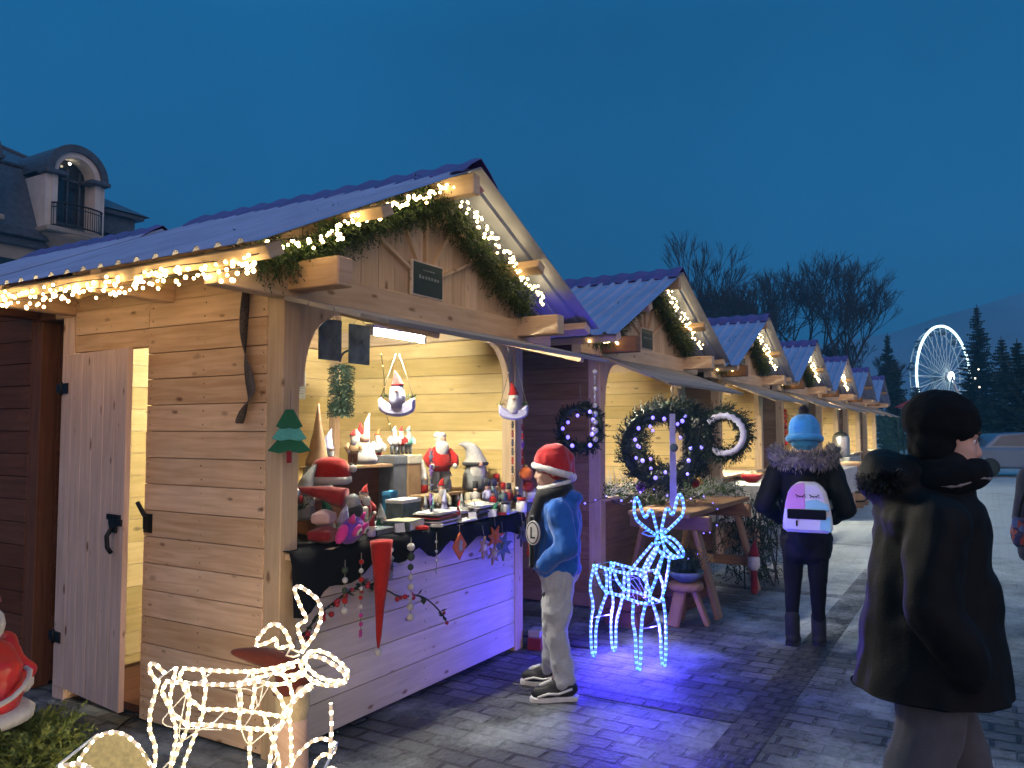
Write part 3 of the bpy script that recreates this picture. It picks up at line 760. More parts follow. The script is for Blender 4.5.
# dark fir bunch on an iron scroll bracket
t = thing('hanging_bunch', 'dark fir and cone bunch on a black scroll bracket in the near stall', 'hanging bunch', (X0+1.53, Y0+1.05, 2.0))
b = MB(); b.tube(smooth_path([(.22, 0, .06), (.22, 0, .14), (.1, 0, .13), (0, 0, .09), (-.02, 0, .03)]), .009, 6); b.build('bracket', 'black_iron', t)
b = MB()
for i in range(420):
    z = rng.uniform(-.34, .02); a = rng.random()*6.28; sprig(b, (.03*math.cos(a), .03*math.sin(a), z), (math.cos(a), math.sin(a), -.4), .07, 6, .005, .03)
b.build('bunch', 'needles_d', t)
# wire string lights on the right wall
t = thing('wire_lights', 'thin wire with tiny lights hanging inside the near stall', 'wire lights', (X0+2.2, Y0+1.25, 1.2))
P = smooth_path([(0, 0, .95), (-.01, -.05, .7), (0, -.02, .55), (-.01, -.14, .3), (0, -.2, .1)]); b = MB(); b.tube(P, .003, 4); b.build('wire', 'black_iron', t)
for i, p in enumerate(P[::3]): add_bulb(t, p, _bme, .4)
# felt tree and ribbon on the left post
t = thing('felt_tree', 'layered green felt tree hanging on the near corner post', 'felt tree', (X0+.0, Y0-.05, 1.45), R_(-50), sc=.95)
b = MB()
for k in range(3):
    pts = []; w0 = .105-.02*k; z0 = k*.06
    pts = [(-w0, z0), (-w0*.5, z0-.012), (0, z0-.004), (w0*.5, z0-.012), (w0, z0), (w0*.3, z0+.085), (-w0*.3, z0+.085)]
    b.prism(pts, .02, Matrix(((1, 0, 0, 0), (0, 0, 1, -.008*k), (0, 1, 0, 0), (0, 0, 0, 1))), m=k)
b.build('tiers', ['green_felt', 'teal_felt', 'green_felt'], t, bev=.003)
b = MB(); b.tube([(0, 0, .2), (0, .02, .30)], .002, 4); b.build('cord', 'string', t)
b = MB(); b.b2((-.012, -.01, -.06), (.012, .01, 0)); b.build('trunk', 'dark_red', t)
M['lace'] = plain('dark_lace', (.10, .085, .08), .9, 0, .9, 130)
b = MB(); P = smooth_path([(0, 0, 0), (.0, .01, -.2), (-.01, 0, -.36), (.0, -.03, -.48), (0, -.05, -.56), (-.01, .0, -.64), (0, .03, -.70)], 3); vs = []
for i, p in enumerate(P):
    a = .5*math.sin(i*.16)+.75; w_ = .048*(1-.1*math.sin(i*.3))
    vs += [(p.x-math.sin(a)*w_, p.y-math.cos(a)*w_, p.z), (p.x+math.sin(a)*w_, p.y+math.cos(a)*w_, p.z)]
b.add(vs, [(2*i, 2*i+1, 2*i+3, 2*i+2) for i in range(len(P)-1)], smooth=True)
tag(b.build('lace_ribbon', 'lace', solid=.003, loc=(X0-.03, Y0+.23, 2.28)), 'dark patterned ribbon dangling down the side wall of the near stall', 'ribbon')
# figures on the steps
santa('big Santa doll in red coat and grey trousers before the yellow wall', (4.42, 3.20, 1.126), .44, rz=-2.1)
t = gnome('grey-white long-bearded gnome doll right of the big Santa', (4.70, 3.10, 1.126), .42, 'white_felt', 'grey_felt', rz=-2.1, tip=(.02, -.14, -.10), brim='dark_felt')
# white angel
t = thing('angel_figure', 'white angel figure with tall pointed wing on the tall display step', 'angel figure', (3.80, 3.33, 1.337), -2.0)
b = MB(); b.lathe([(.075, 0), (.085, .03), (.05, .10), (.03, .13)], 14); b.build('gown', 'white_felt', t)
b = MB(); b.ball((.0, 0, .155), .032, 10); b.build('head', 'skin', t)
for s, h in ((-1, .17), (1, .27)):
    b = MB(); b.prism([(0, 0), (.05, .05), (.045, h), (.01, h*.75)], .02, Matrix(((0, 0, 1, -.03), (s, 0, 0, 0), (0, 1, 0, .05), (0, 0, 0, 1)))); b.build('wing', 'white_paint', t, bev=.006)
santa('small Santa figure in brown next to the white angel, at its left', (3.66, 3.30, 1.337), .20, 'tan_card', 'brown_stain', rz=-2, hatm='red_felt')
santa('small Santa figure in orange-red cap between angel and grey boxes', (3.98, 3.38, 1.337), .20, 'white_felt', 'red_felt', rz=-2, hatm='orange')
for i, (x, c, lab) in enumerate(((4.10, 'white_felt', 'white-coated little figure standing first on the grey boxes'), (4.17, 'red_felt', 'red-coated little figure standing second on the grey boxes'), (4.25, 'mint', 'mint-capped little figure standing last on the grey boxes'))):
    santa(lab, (x-.05, 3.30, 1.39), .17, c, 'grey_felt', rz=-2.1, hatm=('mint', 'red_felt', 'mint')[i])
box_thing('display_box', 'grey box standing upright left of the tan box', 'box', (4.02, 3.30, CT+.008), (.13, .16, .41), 'grey_card')
box_thing('display_box', 'tan cardboard box with a lighter lid under the little figures', 'box', (4.17, 3.30, CT+.008), (.14, .16, .41), 'tan_card', 0, 'cream')
box_thing('display_box', 'bright blue card box behind the small red Santa', 'box', (3.82, 3.14, CT+.01), (.12, .05, .20), 'blue_card', .3)
box_thing('display_box', 'dark box with a white lid in front of the blue card', 'box', (3.80, 3.02, CT+.01), (.20, .12, .16), 'slate', .1, 'paper')
santa('little Santa figure in dark red robe near the blue card', (3.52, 3.08, CT+.01), .24, 'dark_red', 'grey_felt', rz=-1.9, hatm='red_felt')
santa('second little Santa with fuller white hair, beside the dark red robe', (3.60, 3.16, CT+.01), .23, 'dark_red', 'slate', rz=-1.9)
santa('seated white-bearded Santa below the big Santa, holding gold', (4.20, 3.03, CT+.01), .24, 'beige_felt', 'beige_felt', rz=-2, hatm='red_felt')
cone_tree('grey felt cone tree left of the mint one', (3.98, 2.99, CT+.008), .17, 'grey_felt')
cone_tree('mint cone tree between two grey ones', (4.09, 3.02, CT+.008), .16, 'mint')
cone_tree('grey-blue felt cone tree right of the mint one', (4.11, 2.94, CT+.008), .19, 'lilac_felt')
cone_tree('white-tipped grey cone under the big Santa', (4.42, 3.02, CT+.008), .15, 'grey_felt')
# tall pointed gnome, red hat bowl etc at the near end
gnome('tall brown gnome with a very long thin pointed hat by the left post', (3.36, 3.30, 1.16), .44, 'tan_card', 'grey_felt', rz=-1.9, tip=(0, .0, .10), hatw=.8)
t = thing('crate', 'dark crate under the tall brown gnome at the near end', 'crate', (3.30, 3.28, CT+.008)); b = MB(); b.b2((-.12, -.1, 0), (.14, .1, .185)); b.build('box', 'brown_stain', t, bev=.004); b = MB(); b.b2((-.125, -.105, .185), (.145, .105, .194)); b.build('lid', 'tan_card', t)
t = thing('santa_hat_basket', 'red Santa hat shaped basket with white trim and handle', 'hat basket', (3.26, 3.10, 1.25), .535)
b = MB(); b.lathe([(.10, .03), (.115, .05), (.10, .10), (.085, .13), (.05, .145), (.004, .15)], 16, sx=.75); b.build('crown', 'red_felt', t)
b = MB(); b.lathe([(.10, 0), (.12, .015), (.118, .04), (.10, .045)], 16, sx=.78); b.build('trim', 'white_felt', t)
b = MB(); b.ball((0, -.125, .085), .022, 8); b.build('bobble', 'white_felt', t)
gnome('grey cone-hatted gnome leaning behind the red floppy hat', (3.10, 3.14, 1.07), .30, 'grey_felt', 'grey_felt', rz=-1.6, tip=(.0, .10, .0))
t = thing('plush_gnome', 'plush gnome on its side with a long red hat pointing left', 'plush gnome', (3.04, 2.96, 1.165), -.6, sc=.78)
b = MB(); P = [Vector((.15, -.06, .04)), Vector((.07, 0, .06)), Vector((0, .05, .075)), Vector((-.07, .09, .085)), Vector((-.13, .12, .10))]; Q = smooth_path(P, 2); b.tube(Q, [.066*(1-(i/(len(Q)-.8))**1.3)+.003 for i in range(len(Q))], 12); b.build('hat', 'dark_red', t)
b = MB(); b.ball((.20, -.09, .02), (.05, .055, .05), 12); b.build('head', 'grey_felt', t); b = MB(); b.ball((.245, -.11, .045), .02, 8); b.build('nose', 'beige_felt', t)
b = MB(); b.ball((.22, -.09, -.04), (.05, .05, .06), 10); b.build('body', 'dark_felt', t)
def cushion(label, pos, d, m, rz, ry=0):
    o = blob('cushion', [('b', (0, 0, d[2]/2), (d[0]*.86, d[1]*.86, d[2]*.6)), ('e', (0, 0, d[2]/2), (d[0]*.42, d[1]*.42, d[2]*.55))], m, None, .012, 6, .006, 12)
    o.location = pos; o.rotation_euler = (0, ry, rz); return tag(o, label, 'cushion', 'small cushions at the near end')
cushion('small dusty pink cushion under the red floppy hat', (3.02, 2.91, 1.055), (.15, .12, .09), 'pink_felt', .4)
cushion('dark red cushion at the bottom of the near pile', (3.00, 2.88, CT+.008), (.20, .14, .09), 'dark_red', .3)
gnome('pale blue little gnome before the red floppy hat', (3.17, 2.92, CT+.01), .19, 'lilac_felt', 'white_felt', rz=-1.7, tip=(0, .03, 0))
gnome('grey little gnome with dark beard, right of the pale blue one', (3.28, 2.98, CT+.01), .21, 'dark_felt', 'grey_felt', 'grey_felt', rz=-1.7)
# owl plush
t = thing('owl_plush', 'purple plush owl with pink-ringed eyes lying at the counter edge', 'plush owl', (3.10, 2.80, CT+.07), -1.3, ry=.5)
b = MB(); b.ball((0, 0, 0), (.055, .09, .075), 16); b.build('body', 'purple_felt', t)
for s in (-1, 1):
    b = MB(); b.ball((.045, s*.04, .03), (.016, .036, .036), 12); o = b.build('eye_ring', 'magenta', t)
    b = MB(); b.ball((.058, s*.04, .03), (.008, .022, .022), 12); b.build('eye_white', 'white_felt', o); b = MB(); b.ball((.065, s*.04, .03), (.006, .012, .012), 8); b.build('pupil', 'dark_felt', o)
    b = MB(); b.tube([(0, s*.05, .06), (0, s*.065, .10)], [.022, .004], 8); b.build('ear', 'magenta', t)
    b = MB(); b.ball((.0, s*.095, -.01), (.03, .018, .055), 10); b.build('wing', 'magenta', t)
# books, trays, textiles
def book(label, pos, d, cover, page, rz, pic=None):
    t = thing('book', label, 'book', pos, rz, 'books and trays lying on the black cloth')
    b = MB(); b.b2((-d[0]/2, -d[1]/2, 0), (d[0]/2, d[1]/2, .006)); b.b2((-d[0]/2, -d[1]/2, d[2]-.006), (d[0]/2, d[1]/2, d[2])); b.b2((-d[0]/2, -d[1]/2, .006), (-d[0]/2+.006, d[1]/2, d[2]-.006)); b.build('cover', cover, t, bev=.002)
    b = MB(); b.b2((-d[0]/2+.008, -d[1]/2+.006, .006), (d[0]/2-.006, d[1]/2-.006, d[2]-.006)); b.build('pages', page, t)
    if pic: b = MB(); b.b2((-d[0]/2+.015, -d[1]/2+.015, d[2]-.001), (d[0]/2-.015, d[1]/2-.015, d[2]+.002)); b.build('cover_picture', pic, t)
M['pic'] = plain('cover_picture', (.62, .50, .26), .6, 0, .6, 45)
book('dark framed board lying flat in the middle of the counter', (3.42, 2.92, CT+.01), (.20, .16, .03), 'dark_felt', 'grey_card', .15, 'slate')
book('dark red-spotted board behind the framed one', (3.46, 3.10, CT+.01), (.20, .12, .03), 'dark_felt', 'paper', .1, 'dark_red')
book('thick book with a yellow patterned cover at the counter edge', (3.66, 2.90, CT+.01), (.20, .17, .055), 'slate', 'cream', .2, 'pic')
folded('crumpled white cloth behind the yellow book', (3.74, 3.08, CT+.01), (.30, .12, .05), ['white_felt'], .1, 'cloth', 'folded_cloth')
folded('red and white striped towel stack right of the yellow book', (3.94, 2.88, CT+.01), (.26, .17, .09), ['lilac_felt', 'white_felt', 'red_felt', 'white_felt'], .15)
folded('beige cloth heap under the big Santa', (4.27, 2.94, CT+.01), (.22, .14, .08), ['beige_felt', 'white_felt'], .1, 'cloth', 'folded_cloth')
folded('mint white towel rolled on navy ones', (4.42, 2.88, CT+.01), (.26, .15, .10), ['navy', 'navy', 'white_felt'], .1)
folded('white napkin hanging over the counter edge', (4.16, 2.82, CT+.012), (.18, .08, .02), ['white_felt'], .05, 'napkin', 'napkin')
folded('white napkin at the far end of the counter', (4.72, 2.83, CT+.012), (.18, .08, .025), ['white_felt'], .2, 'napkin', 'napkin')
folded('cream cloth roll right of the big Santa', (4.52, 3.00, CT+.01), (.16, .12, .11), ['cream', 'beige_felt'], .3, 'cloth', 'folded_cloth')
gnome('tiny red gnome in front of the striped towels', (4.10, 2.83, CT+.012), .10, 'dark_red', 'grey_felt', rz=-1.6, tip=(0, 0, 0))
# little figures crowding the far end
cols = ['red_felt', 'lilac_felt', 'slate', 'grey_felt', 'dark_red', 'wood_toy', 'navy', 'white_felt']
cn = {'red_felt': 'bright red', 'lilac_felt': 'lilac', 'slate': 'slate green', 'grey_felt': 'grey', 'dark_red': 'dark red', 'wood_toy': 'bare wood', 'navy': 'navy', 'white_felt': 'white'}
def nutcracker(label, pos, h, coat, hat, rz):
    t = thing('nutcracker', label, 'nutcracker', pos, rz, 'small wooden soldiers at the far end of the counter')
    b = MB(); b.lathe([(h*.15, 0), (h*.15, h*.06)], 12); b.build('base', 'wood_toy', t)
    for s in (-1, 1): b = MB(); b.lathe([(h*.05, h*.06), (h*.045, h*.38)], 8, M4=Matrix.Translation((0, s*h*.06, 0))); b.build('leg', 'white_felt', t)
    b = MB(); b.lathe([(h*.11, h*.36), (h*.12, h*.5), (h*.10, h*.64), (h*.03, h*.67)], 12); b.build('torso', coat, t)
    for s in (-1, 1): b = MB(); b.tube([(0, s*h*.13, h*.62), (0, s*h*.15, h*.40)], h*.035, 8); b.build('arm', coat, t)
    b = MB(); b.ball((0, 0, h*.73), h*.075, 10); b.build('head', 'skin', t)
    b = MB(); b.lathe([(h*.085, h*.77), (h*.09, h*.98), (.004, h)], 12); b.build('hat', hat, t)
k = 0
for (x, y, h) in ((4.56, 2.86, .19), (4.63, 2.95, .24), (4.69, 2.86, .21), (4.75, 2.97, .23), (4.80, 2.88, .20), (4.83, 3.0, .26), (4.87, 2.85, .17), (4.60, 3.03, .22)):
    c = cols[k % 8]; h2 = ['slate', 'dark_felt', 'red_felt', 'navy', 'dark_felt', 'red_felt', 'silver', 'dark_felt'][k]
    nm = ['nearest the white napkin', 'behind the first soldier', 'in the middle of the front row', 'in the back row', 'next to the post in front', 'tallest by the post', 'shortest at the very end', 'beside the grey-white gnome'][k]
    nutcracker(f'{cn[c]} wooden soldier {nm}', (x, y, CT+.012), h, c, h2, -1.9+rng.uniform(-.4, .4)); k += 1
def jar(label, pos, h, m, lid):
    t = thing('glass_jar', label, 'jar', pos, 0, 'little jars at the far end of the counter')
    b = MB(); b.lathe([(h*.34, 0), (h*.38, h*.1), (h*.38, h*.62), (h*.28, h*.78)], 12); b.build('body', m, t); b = MB(); b.lathe([(h*.32, h*.78), (h*.32, h), (.003, h+.001)], 12); b.build('lid', lid, t)
jar('silver jar with dark lid before the soldiers', (4.62, 2.80, CT+.012), .09, 'silver', 'dark_felt')
jar('white jar with red lid before the soldiers', (4.82, 2.79, CT+.012), .10, 'paper', 'red_felt')
jar('dark jar with silver lid by the post', (4.90, 2.79, CT+.012), .08, 'slate', 'silver')
# red ball ornament cluster
for i, (lab, x, z, c, r) in enumerate((('orange-red ball on top of the far pile', 4.87, 1.24, 'orange', .05), ('dark red ball below the orange one', 4.90, 1.15, 'dark_red', .045), ('pale blue ball at the end of the counter', 4.93, 1.09, 'lilac_felt', .055))):
    t = thing('bauble', lab, 'bauble', (x, 2.78, z), 0, 'baubles on a stand at the far end')
    b = MB(); b.ball((0, 0, 0), r, 14); b.build('ball', c, t); b = MB(); b.lathe([(.01, 0), (.01, .015), (.002, .018)], 8, M4=Matrix.Translation((0, 0, r-.004))); b.build('cap', 'gold', t)
    b = MB(); b.tube([(0, 0, -r), (0, 0, CT-z)], .003, 4); b.build('rod', 'gold', t)
# strings hanging on the right post
def strand(label, pos, items, step, group=None, r=.016, cord=None, cat='strand of ornaments'):
    t = thing('bead_strand', label, cat, pos, rng.random(), group)
    b = MB(); L = step*len(items); b.tube([(0, 0, .02), (0, 0, -L)], .002, 4); b.build('cord', cord or 'string', t)
    for i, m in enumerate(items):
        b = MB(); z = -step*(i+.6)
        if m.startswith('*'):
            m = m[1:]; b.prism([((r*1.7 if q % 2 == 0 else r*.7)*math.cos(q*math.pi/6), (r*1.7 if q % 2 == 0 else r*.7)*math.sin(q*math.pi/6)) for q in range(12)], .008, Matrix.Translation((0, 0, z)) @ Matrix.Rotation(R_(90), 4, 'X'))
            b.build('snowflake', m, t)
        else: b.ball((rng.uniform(-.004, .004), 0, z), r*rng.uniform(.8, 1.1), 10); b.build('bead', m, t)
    return t
G2 = 'strands of ornaments hanging at the right post'
strand('strand of dark stars and hearts left on the right post', (X0+2.06, Y0-.05, 1.62), ['*dark_felt', '*dark_red', '*navy', '*dark_felt', '*red_felt', '*dark_felt', '*wood_toy'], .062, G2)
strand('strand of red and purple bits at the edge of the right post', (X0+2.20, Y0-.05, 1.60), ['*dark_red', '*red_felt', '*purple_felt', '*dark_red', '*red_felt', '*dark_red'], .06, G2)
strand('violet snowflake strand in front of the grey box', (3.86, 2.86, 1.44), ['*navy', '*purple_felt', '*navy', '*purple_felt', '*navy'], .085, None, .024)
# moon-shaped wooden ornament
t = thing('wooden_moon', 'pale wooden crescent moon hanging by the right post', 'ornament', (X0+1.99, Y0-.06, 2.02), .3)
b = MB(); pts = [(.06*math.cos(R_(a)), .085*math.sin(R_(a))) for a in range(-110, 111, 20)]+[(.02+.045*math.cos(R_(a)), .07*math.sin(R_(a))) for a in range(90, -91, -20)]
b.prism([(p[0]*.8, p[1]) for p in pts], .012, Matrix(((1, 0, 0, 0), (0, 0, 1, 0), (0, 1, 0, 0), (0, 0, 0, 1)))); b.build('crescent', 'cream', t, bev=.002)
b = MB(); b.tube([(0, 0, .08), (0, .03, .15)], .002, 4); b.build('cord', 'string', t)
# things hung over the front edge
FY = Y0-.105
t = thing('long_red_hat', 'very long red pointed hat with white bobble dangling from the counter', 'hat', (3.29, FY-.01, .965))
b = MB(); b.tube([(-.005, 0, 0), (0, 0, -.15), (-.012, 0, -.32), (-.02, 0, -.5), (-.022, 0, -.555)], [.062, .048, .027, .014, .006], 14); b.build('cone', 'red_felt', t)
b = MB(); b.ball((-.024, 0, -.575), .021, 10); b.build('bobble', 'white_felt', t)
G3 = 'ornament strands dangling over the counter front'
strand('white bobble and fir strand dangling right of the long red hat', (3.55, FY, .93), ['white_felt', 'leafdark', 'leafdark', 'white_felt', 'white_felt', '*white_felt', 'white_felt', 'white_felt'], .055, G3, .021)
strand('red and white twisted bead strand left of the long red hat', (3.14, FY, .90), ['red_felt', 'white_felt', 'red_felt', 'white_felt', 'red_felt', 'white_felt', 'magenta', 'magenta', '*magenta'], .045, G3, .013)
strand('short green and white strand at the near end of the counter', (3.02, FY, .88), ['leafdark', 'white_felt', 'leafdark', 'red_felt', 'white_felt'], .05, G3, .018)
strand('thin grey strand left of the red diamond', (3.79, FY, .93), ['grey_felt', 'silver', 'grey_felt', 'silver'], .055, G3, .009)
strand('short dark strand with white bead right beside the long red hat', (3.38, FY, .93), ['white_felt', 'grey_felt', '*leafdark', '*grey_felt'], .045, G3, .015)
t = thing('felt_diamond', 'red felt diamond ornament with grey emblem on the counter front', 'ornament', (4.02, FY-.005, .845), 0)
b = MB(); b.prism([(-.075, 0), (0, -.085), (.075, 0), (0, .085)], .012, Matrix(((1, 0, 0, 0), (0, 0, 1, 0), (0, 1, 0, 0), (0, 0, 0, 1)))); b.build('diamond', 'orange', t, bev=.003)
b = MB(); b.prism([(-.015, -.03), (.02, -.03), (.012, .0), (.02, .03), (-.01, .035), (-.02, .0)], .008, Matrix(((1, 0, 0, 0), (0, 0, 1, -.007), (0, 1, 0, 0), (0, 0, 0, 1)))); b.build('emblem', 'grey_felt', t)
b = MB(); b.tube([(0, 0, .08), (0, 0, .13)], .002, 4); b.build('cord', 'string', t)
def star(label, pos, r, m, pts=6, m2=None):
    t = thing('hanging_star', label, 'star ornament', pos, rng.uniform(-.3, .3), 'wooden star ornaments on the counter front')
    b = MB(); b.prism([((r if q % 2 == 0 else r*.45)*math.cos(q*math.pi/pts+.26), (r if q % 2 == 0 else r*.45)*math.sin(q*math.pi/pts+.26)) for q in range(2*pts)], .014, Matrix(((1, 0, 0, 0), (0, 0, 1, 0), (0, 1, 0, 0), (0, 0, 0, 1)))); b.build('star', m, t, bev=.002)
    b = MB(); b.ball((0, -.008, 0), (r*.3, .012, r*.3), 10); b.build('centre', m2 or m, t)
    b = MB(); b.tube([(0, 0, r*.9), (0, .01, r*.9+.07)], .002, 4); b.build('cord', 'string', t)
star('brown wooden star with pale centre, first on the counter front', (4.30, FY, .80), .075, 'wood_toy', 6, 'cream')
star('second brown star hanging lower, below the first', (4.40, FY-.012, .745), .07, 'wood_toy', 6, 'beige_felt')
star('broad navy star in the middle of the stars', (4.53, FY, .78), .10, 'slate', 7)
star('black six-pointed star nearest the far post', (4.79, FY, .83), .09, 'dark_felt', 6)
star('orange-brown star partly behind the navy one', (4.46, FY+.015, .845), .08, 'orange', 7)
# berry garland along the front
t = thing('berry_garland', 'thin twig garland with berries and leaves across the counter front', 'berry garland', (0, 0, 0))
P = smooth_path([(2.76, FY+.035, .56), (2.88, FY+.035, .66), (3.05, FY+.03, .72), (3.2, FY+.03, .755), (3.36, FY+.03, .70), (3.5, FY+.03, .62), (3.65, FY+.03, .62), (3.8, FY+.03, .54), (3.93, FY+.03, .42)], 2)
b = MB(); b.tube(P, .005, 5); b.build('twig', 'bark', t)
b = MB(); b2 = MB()
for p in resample(P, .02):
    for q in range(2):
        d = Vector((rng.uniform(-1, 1), -.6, rng.uniform(-1, 1))).normalized(); s = rng.uniform(.02, .05)
        if noise.noise(p*6) > -.05: x, y = frame_z(d); b.add([p, p+d*s*.5+x*s*.35, p+d*s, p+d*s*.5-x*s*.35], [(0, 1, 2, 3)], None, rng.random())
    if rng.random() < .5 and noise.noise(p*5+Vector((9, 0, 0))) > -.1: b2.ball(p+Vector((rng.uniform(-.02, .02), -.02, rng.uniform(-.03, .02))), rng.uniform(.008, .016), 8)
b.build('leaves', 'needles_d', t); bo = b2.build('berries', 'berry', t); bo['kind'] = 'stuff'
# brick-like block at the corner
t = thing('wooden_block', 'small brown wooden block by the far corner of the counter', 'block', (X0+W+.04, Y0-.09, 0), .2)
b = MB(); b.b2((-.07, -.05, 0), (.07, .05, .085)); b.build('block', 'dark_red', t, bev=.005); b = MB(); b.b2((-.05, -.04, .085), (.08, .05, .135)); b.build('top_block', 'grey_board', t, bev=.005)
# log gnome by the near corner
M['faded_red'] = fabric('faded_red', (.10, .018, .012))
t = thing('log_gnome', 'log gnome with drooping red hat behind the warm-lit reindeer', 'log gnome', (X0-.10, Y0-.20, 0), -1.9, sc=.82)
b = MB(); b.lathe([(.085, 0), (.09, .02), (.085, .30), (.08, .34)], 16); b.build('log_body', 'pine_door', t)
b = MB(); b.lathe([(.02, .24), (.07, .30), (.095, .40), (.09, .50), (.05, .54)], 14); b.build('beard', 'beige_felt', t)
b = MB(); b.ball((.10, 0, .50), .032, 12); b.build('nose', 'pine_door', t)
b = MB(); b.tube(smooth_path([(0, 0, .50), (0, -.02, .60), (-.03, -.10, .66), (-.04, -.24, .71), (-.03, -.33, .74)], 2), [.105, .10, .095, .09, .08, .072, .064, .056, .05, .042, .034, .026, .02, .014, .008, .006, .005][:0] or .05, 12) if False else None
pts = smooth_path([(0, 0, .50), (0, -.02, .60), (-.03, -.10, .66), (-.04, -.24, .71), (-.03, -.33, .74)], 2)
b.tube(pts, [.108*(1-i/(len(pts)-.7))+.004 for i in range(len(pts))], 12); b.build('hat', 'faded_red', t)
for s in (-1, 1): b = MB(); b.ball((.09, s*.06, .02), (.06, .035, .03), 10); b.build('foot', 'dark_red', t)
# more small pieces filling the counter and the steps
_hm = ['red_felt', 'grey_felt', 'dark_red', 'white_felt', 'green_felt', 'lilac_felt']; _hn = ['red', 'grey', 'dark red', 'white', 'green', 'lilac']
_spots = [((3.30, 2.84, CT+.012), .12, 'just behind the long red hat'), ((3.56, 2.99, CT+.012), .15, 'behind the framed board'), ((3.88, 3.04, CT+.012), .16, 'left of the mint cone tree'), ((4.32, 2.84, CT+.012), .11, 'near the red diamond'),
          ((4.48, 2.80, CT+.012), .10, 'above the navy star'), ((4.30, 3.26, 1.126), .22, 'at the left end of the low step'), ((4.56, 3.26, 1.126), .24, 'between big Santa and grey-white gnome'), ((4.82, 3.12, 1.126), .23, 'at the far end of the low step'),
          ((3.90, 3.45, 1.337), .26, 'at the back of the tall step'), ((3.52, 3.38, 1.337), .22, 'at the near end of the tall step'), ((3.18, 3.04, CT+.012), .22, 'under the hat basket')]
for i, (p, h, w_) in enumerate(_spots):
    c = (i*5+2) % 6; gnome(f'small {_hn[c]}-capped gnome {w_}', p, h, _hm[c], _hm[(c+3) % 6], ['white_felt', 'grey_felt'][i % 2], rz=-1.9+rng.uniform(-.5, .5), tip=(0, rng.uniform(-.04, .04), 0), brim=['white_felt', None][i % 2])
for i, (x, y, z, m, lab) in enumerate(((3.70, 2.80, CT+.012, 'red_felt', 'red felt heart lying at the front edge by the yellow book'), (3.84, 2.79, CT+.012, 'white_felt', 'white felt heart lying at the front edge by the towels'), (4.58, 2.81, CT+.012, 'dark_red', 'dark red felt heart at the front edge by the silver jar'))):
    t = thing('felt_heart', lab, 'felt heart', (x, y, z), rng.uniform(-.5, .5), 'felt hearts lying at the counter edge')
    b = MB(); b.prism([(.045*math.sin(a)**3, .035*(math.cos(a)-.4*math.cos(2*a)-.15*math.cos(3*a))) for a in [k*.349 for k in range(18)]], .018, Matrix.Translation((0, 0, .009))); b.build('heart', m, t, bev=.005)
    b = MB(); b.tube([(0, .02, .018), (0, .05, .02), (.01, .07, .012)], .003, 4); b.build('loop', 'string', t)
for i, (x, m, lab) in enumerate(((3.44, 'cream', 'cream candle standing by the blue card'), (3.74, 'dark_red', 'dark red candle standing behind the yellow book'), (4.62, 'cream', 'cream candle standing before the grey-white gnome'))):
    t = thing('candle', lab, 'candle', (x, 3.02+.04*i, CT+.012), 0, 'candles on the counter'); b = MB(); b.lathe([(.03, 0), (.03, .13), (.026, .138), (.004, .132)], 12); b.build('wax', m, t); b = MB(); b.tube([(0, 0, .13), (.003, 0, .15)], .002, 4); b.build('wick', 'black_iron', t)
# dark sprigs with cones tucked between the goods
for i, (x, y, z, lab) in enumerate(((2.93, 3.05, 1.12, 'dark fir sprig with cones by the left post behind the cushions'), (3.36, 2.99, CT+.01, 'dark fir sprig with cones beside the dark-bearded gnome'), (3.62, 3.18, CT+.01, 'dark fir sprig with cones before the grey box'),
                                    (4.02, 3.12, CT+.01, 'dark fir sprig with cones under the tan box'), (4.50, 3.08, CT+.01, 'dark fir sprig with cones below the big Santa'), (4.66, 2.90, CT+.01, 'dark fir sprig with cones among the wooden soldiers'), (4.86, 2.92, CT+.06, 'dark fir sprig with cones at the far post'))):
    t = thing('fir_sprig', lab, 'fir sprig', (x, y, z), rng.random()*6, 'fir sprigs tucked between the goods')
    b = MB()
    for k in range(60): a = rng.random()*6.283; sprig(b, (rng.uniform(-.05, .05), rng.uniform(-.03, .03), .02), (math.cos(a), math.sin(a), rng.uniform(.1, 1.2)), rng.uniform(.05, .13), 6, .004, .026)
    b.build('twigs', 'needles_d', t)
    for k in range(3): b = MB(); c = Vector((rng.uniform(-.06, .06), rng.uniform(-.05, .02), .04+.03*k)); b.lathe([(.006, -.028), (.018, -.015), (.02, 0), (.014, .018), (.003, .03)], 9, M4=Matrix.Translation(c)); b.build('cone', ['wood_toy', 'berry', 'silver'][k], t)
# price cards
for i, (x, y, lab) in enumerate(((3.52, 2.82, 'small white price card before the yellow book'), (4.22, 2.80, 'small white price card by the white napkin'), (4.44, 2.795, 'small white price card above the stars'))):
    t = thing('price_card', lab, 'price card', (x, y, CT+.012), -.4, 'price cards on the counter')
    b = MB(); b.box((0, 0, .025), (.06, .003, .05), Matrix.Rotation(R_(-15), 3, 'X')); b.build('card', 'paper', t); b = MB(); b.box((0, .012, .02), (.05, .003, .042), Matrix.Rotation(R_(25), 3, 'X')); b.build('stand', 'paper', t)
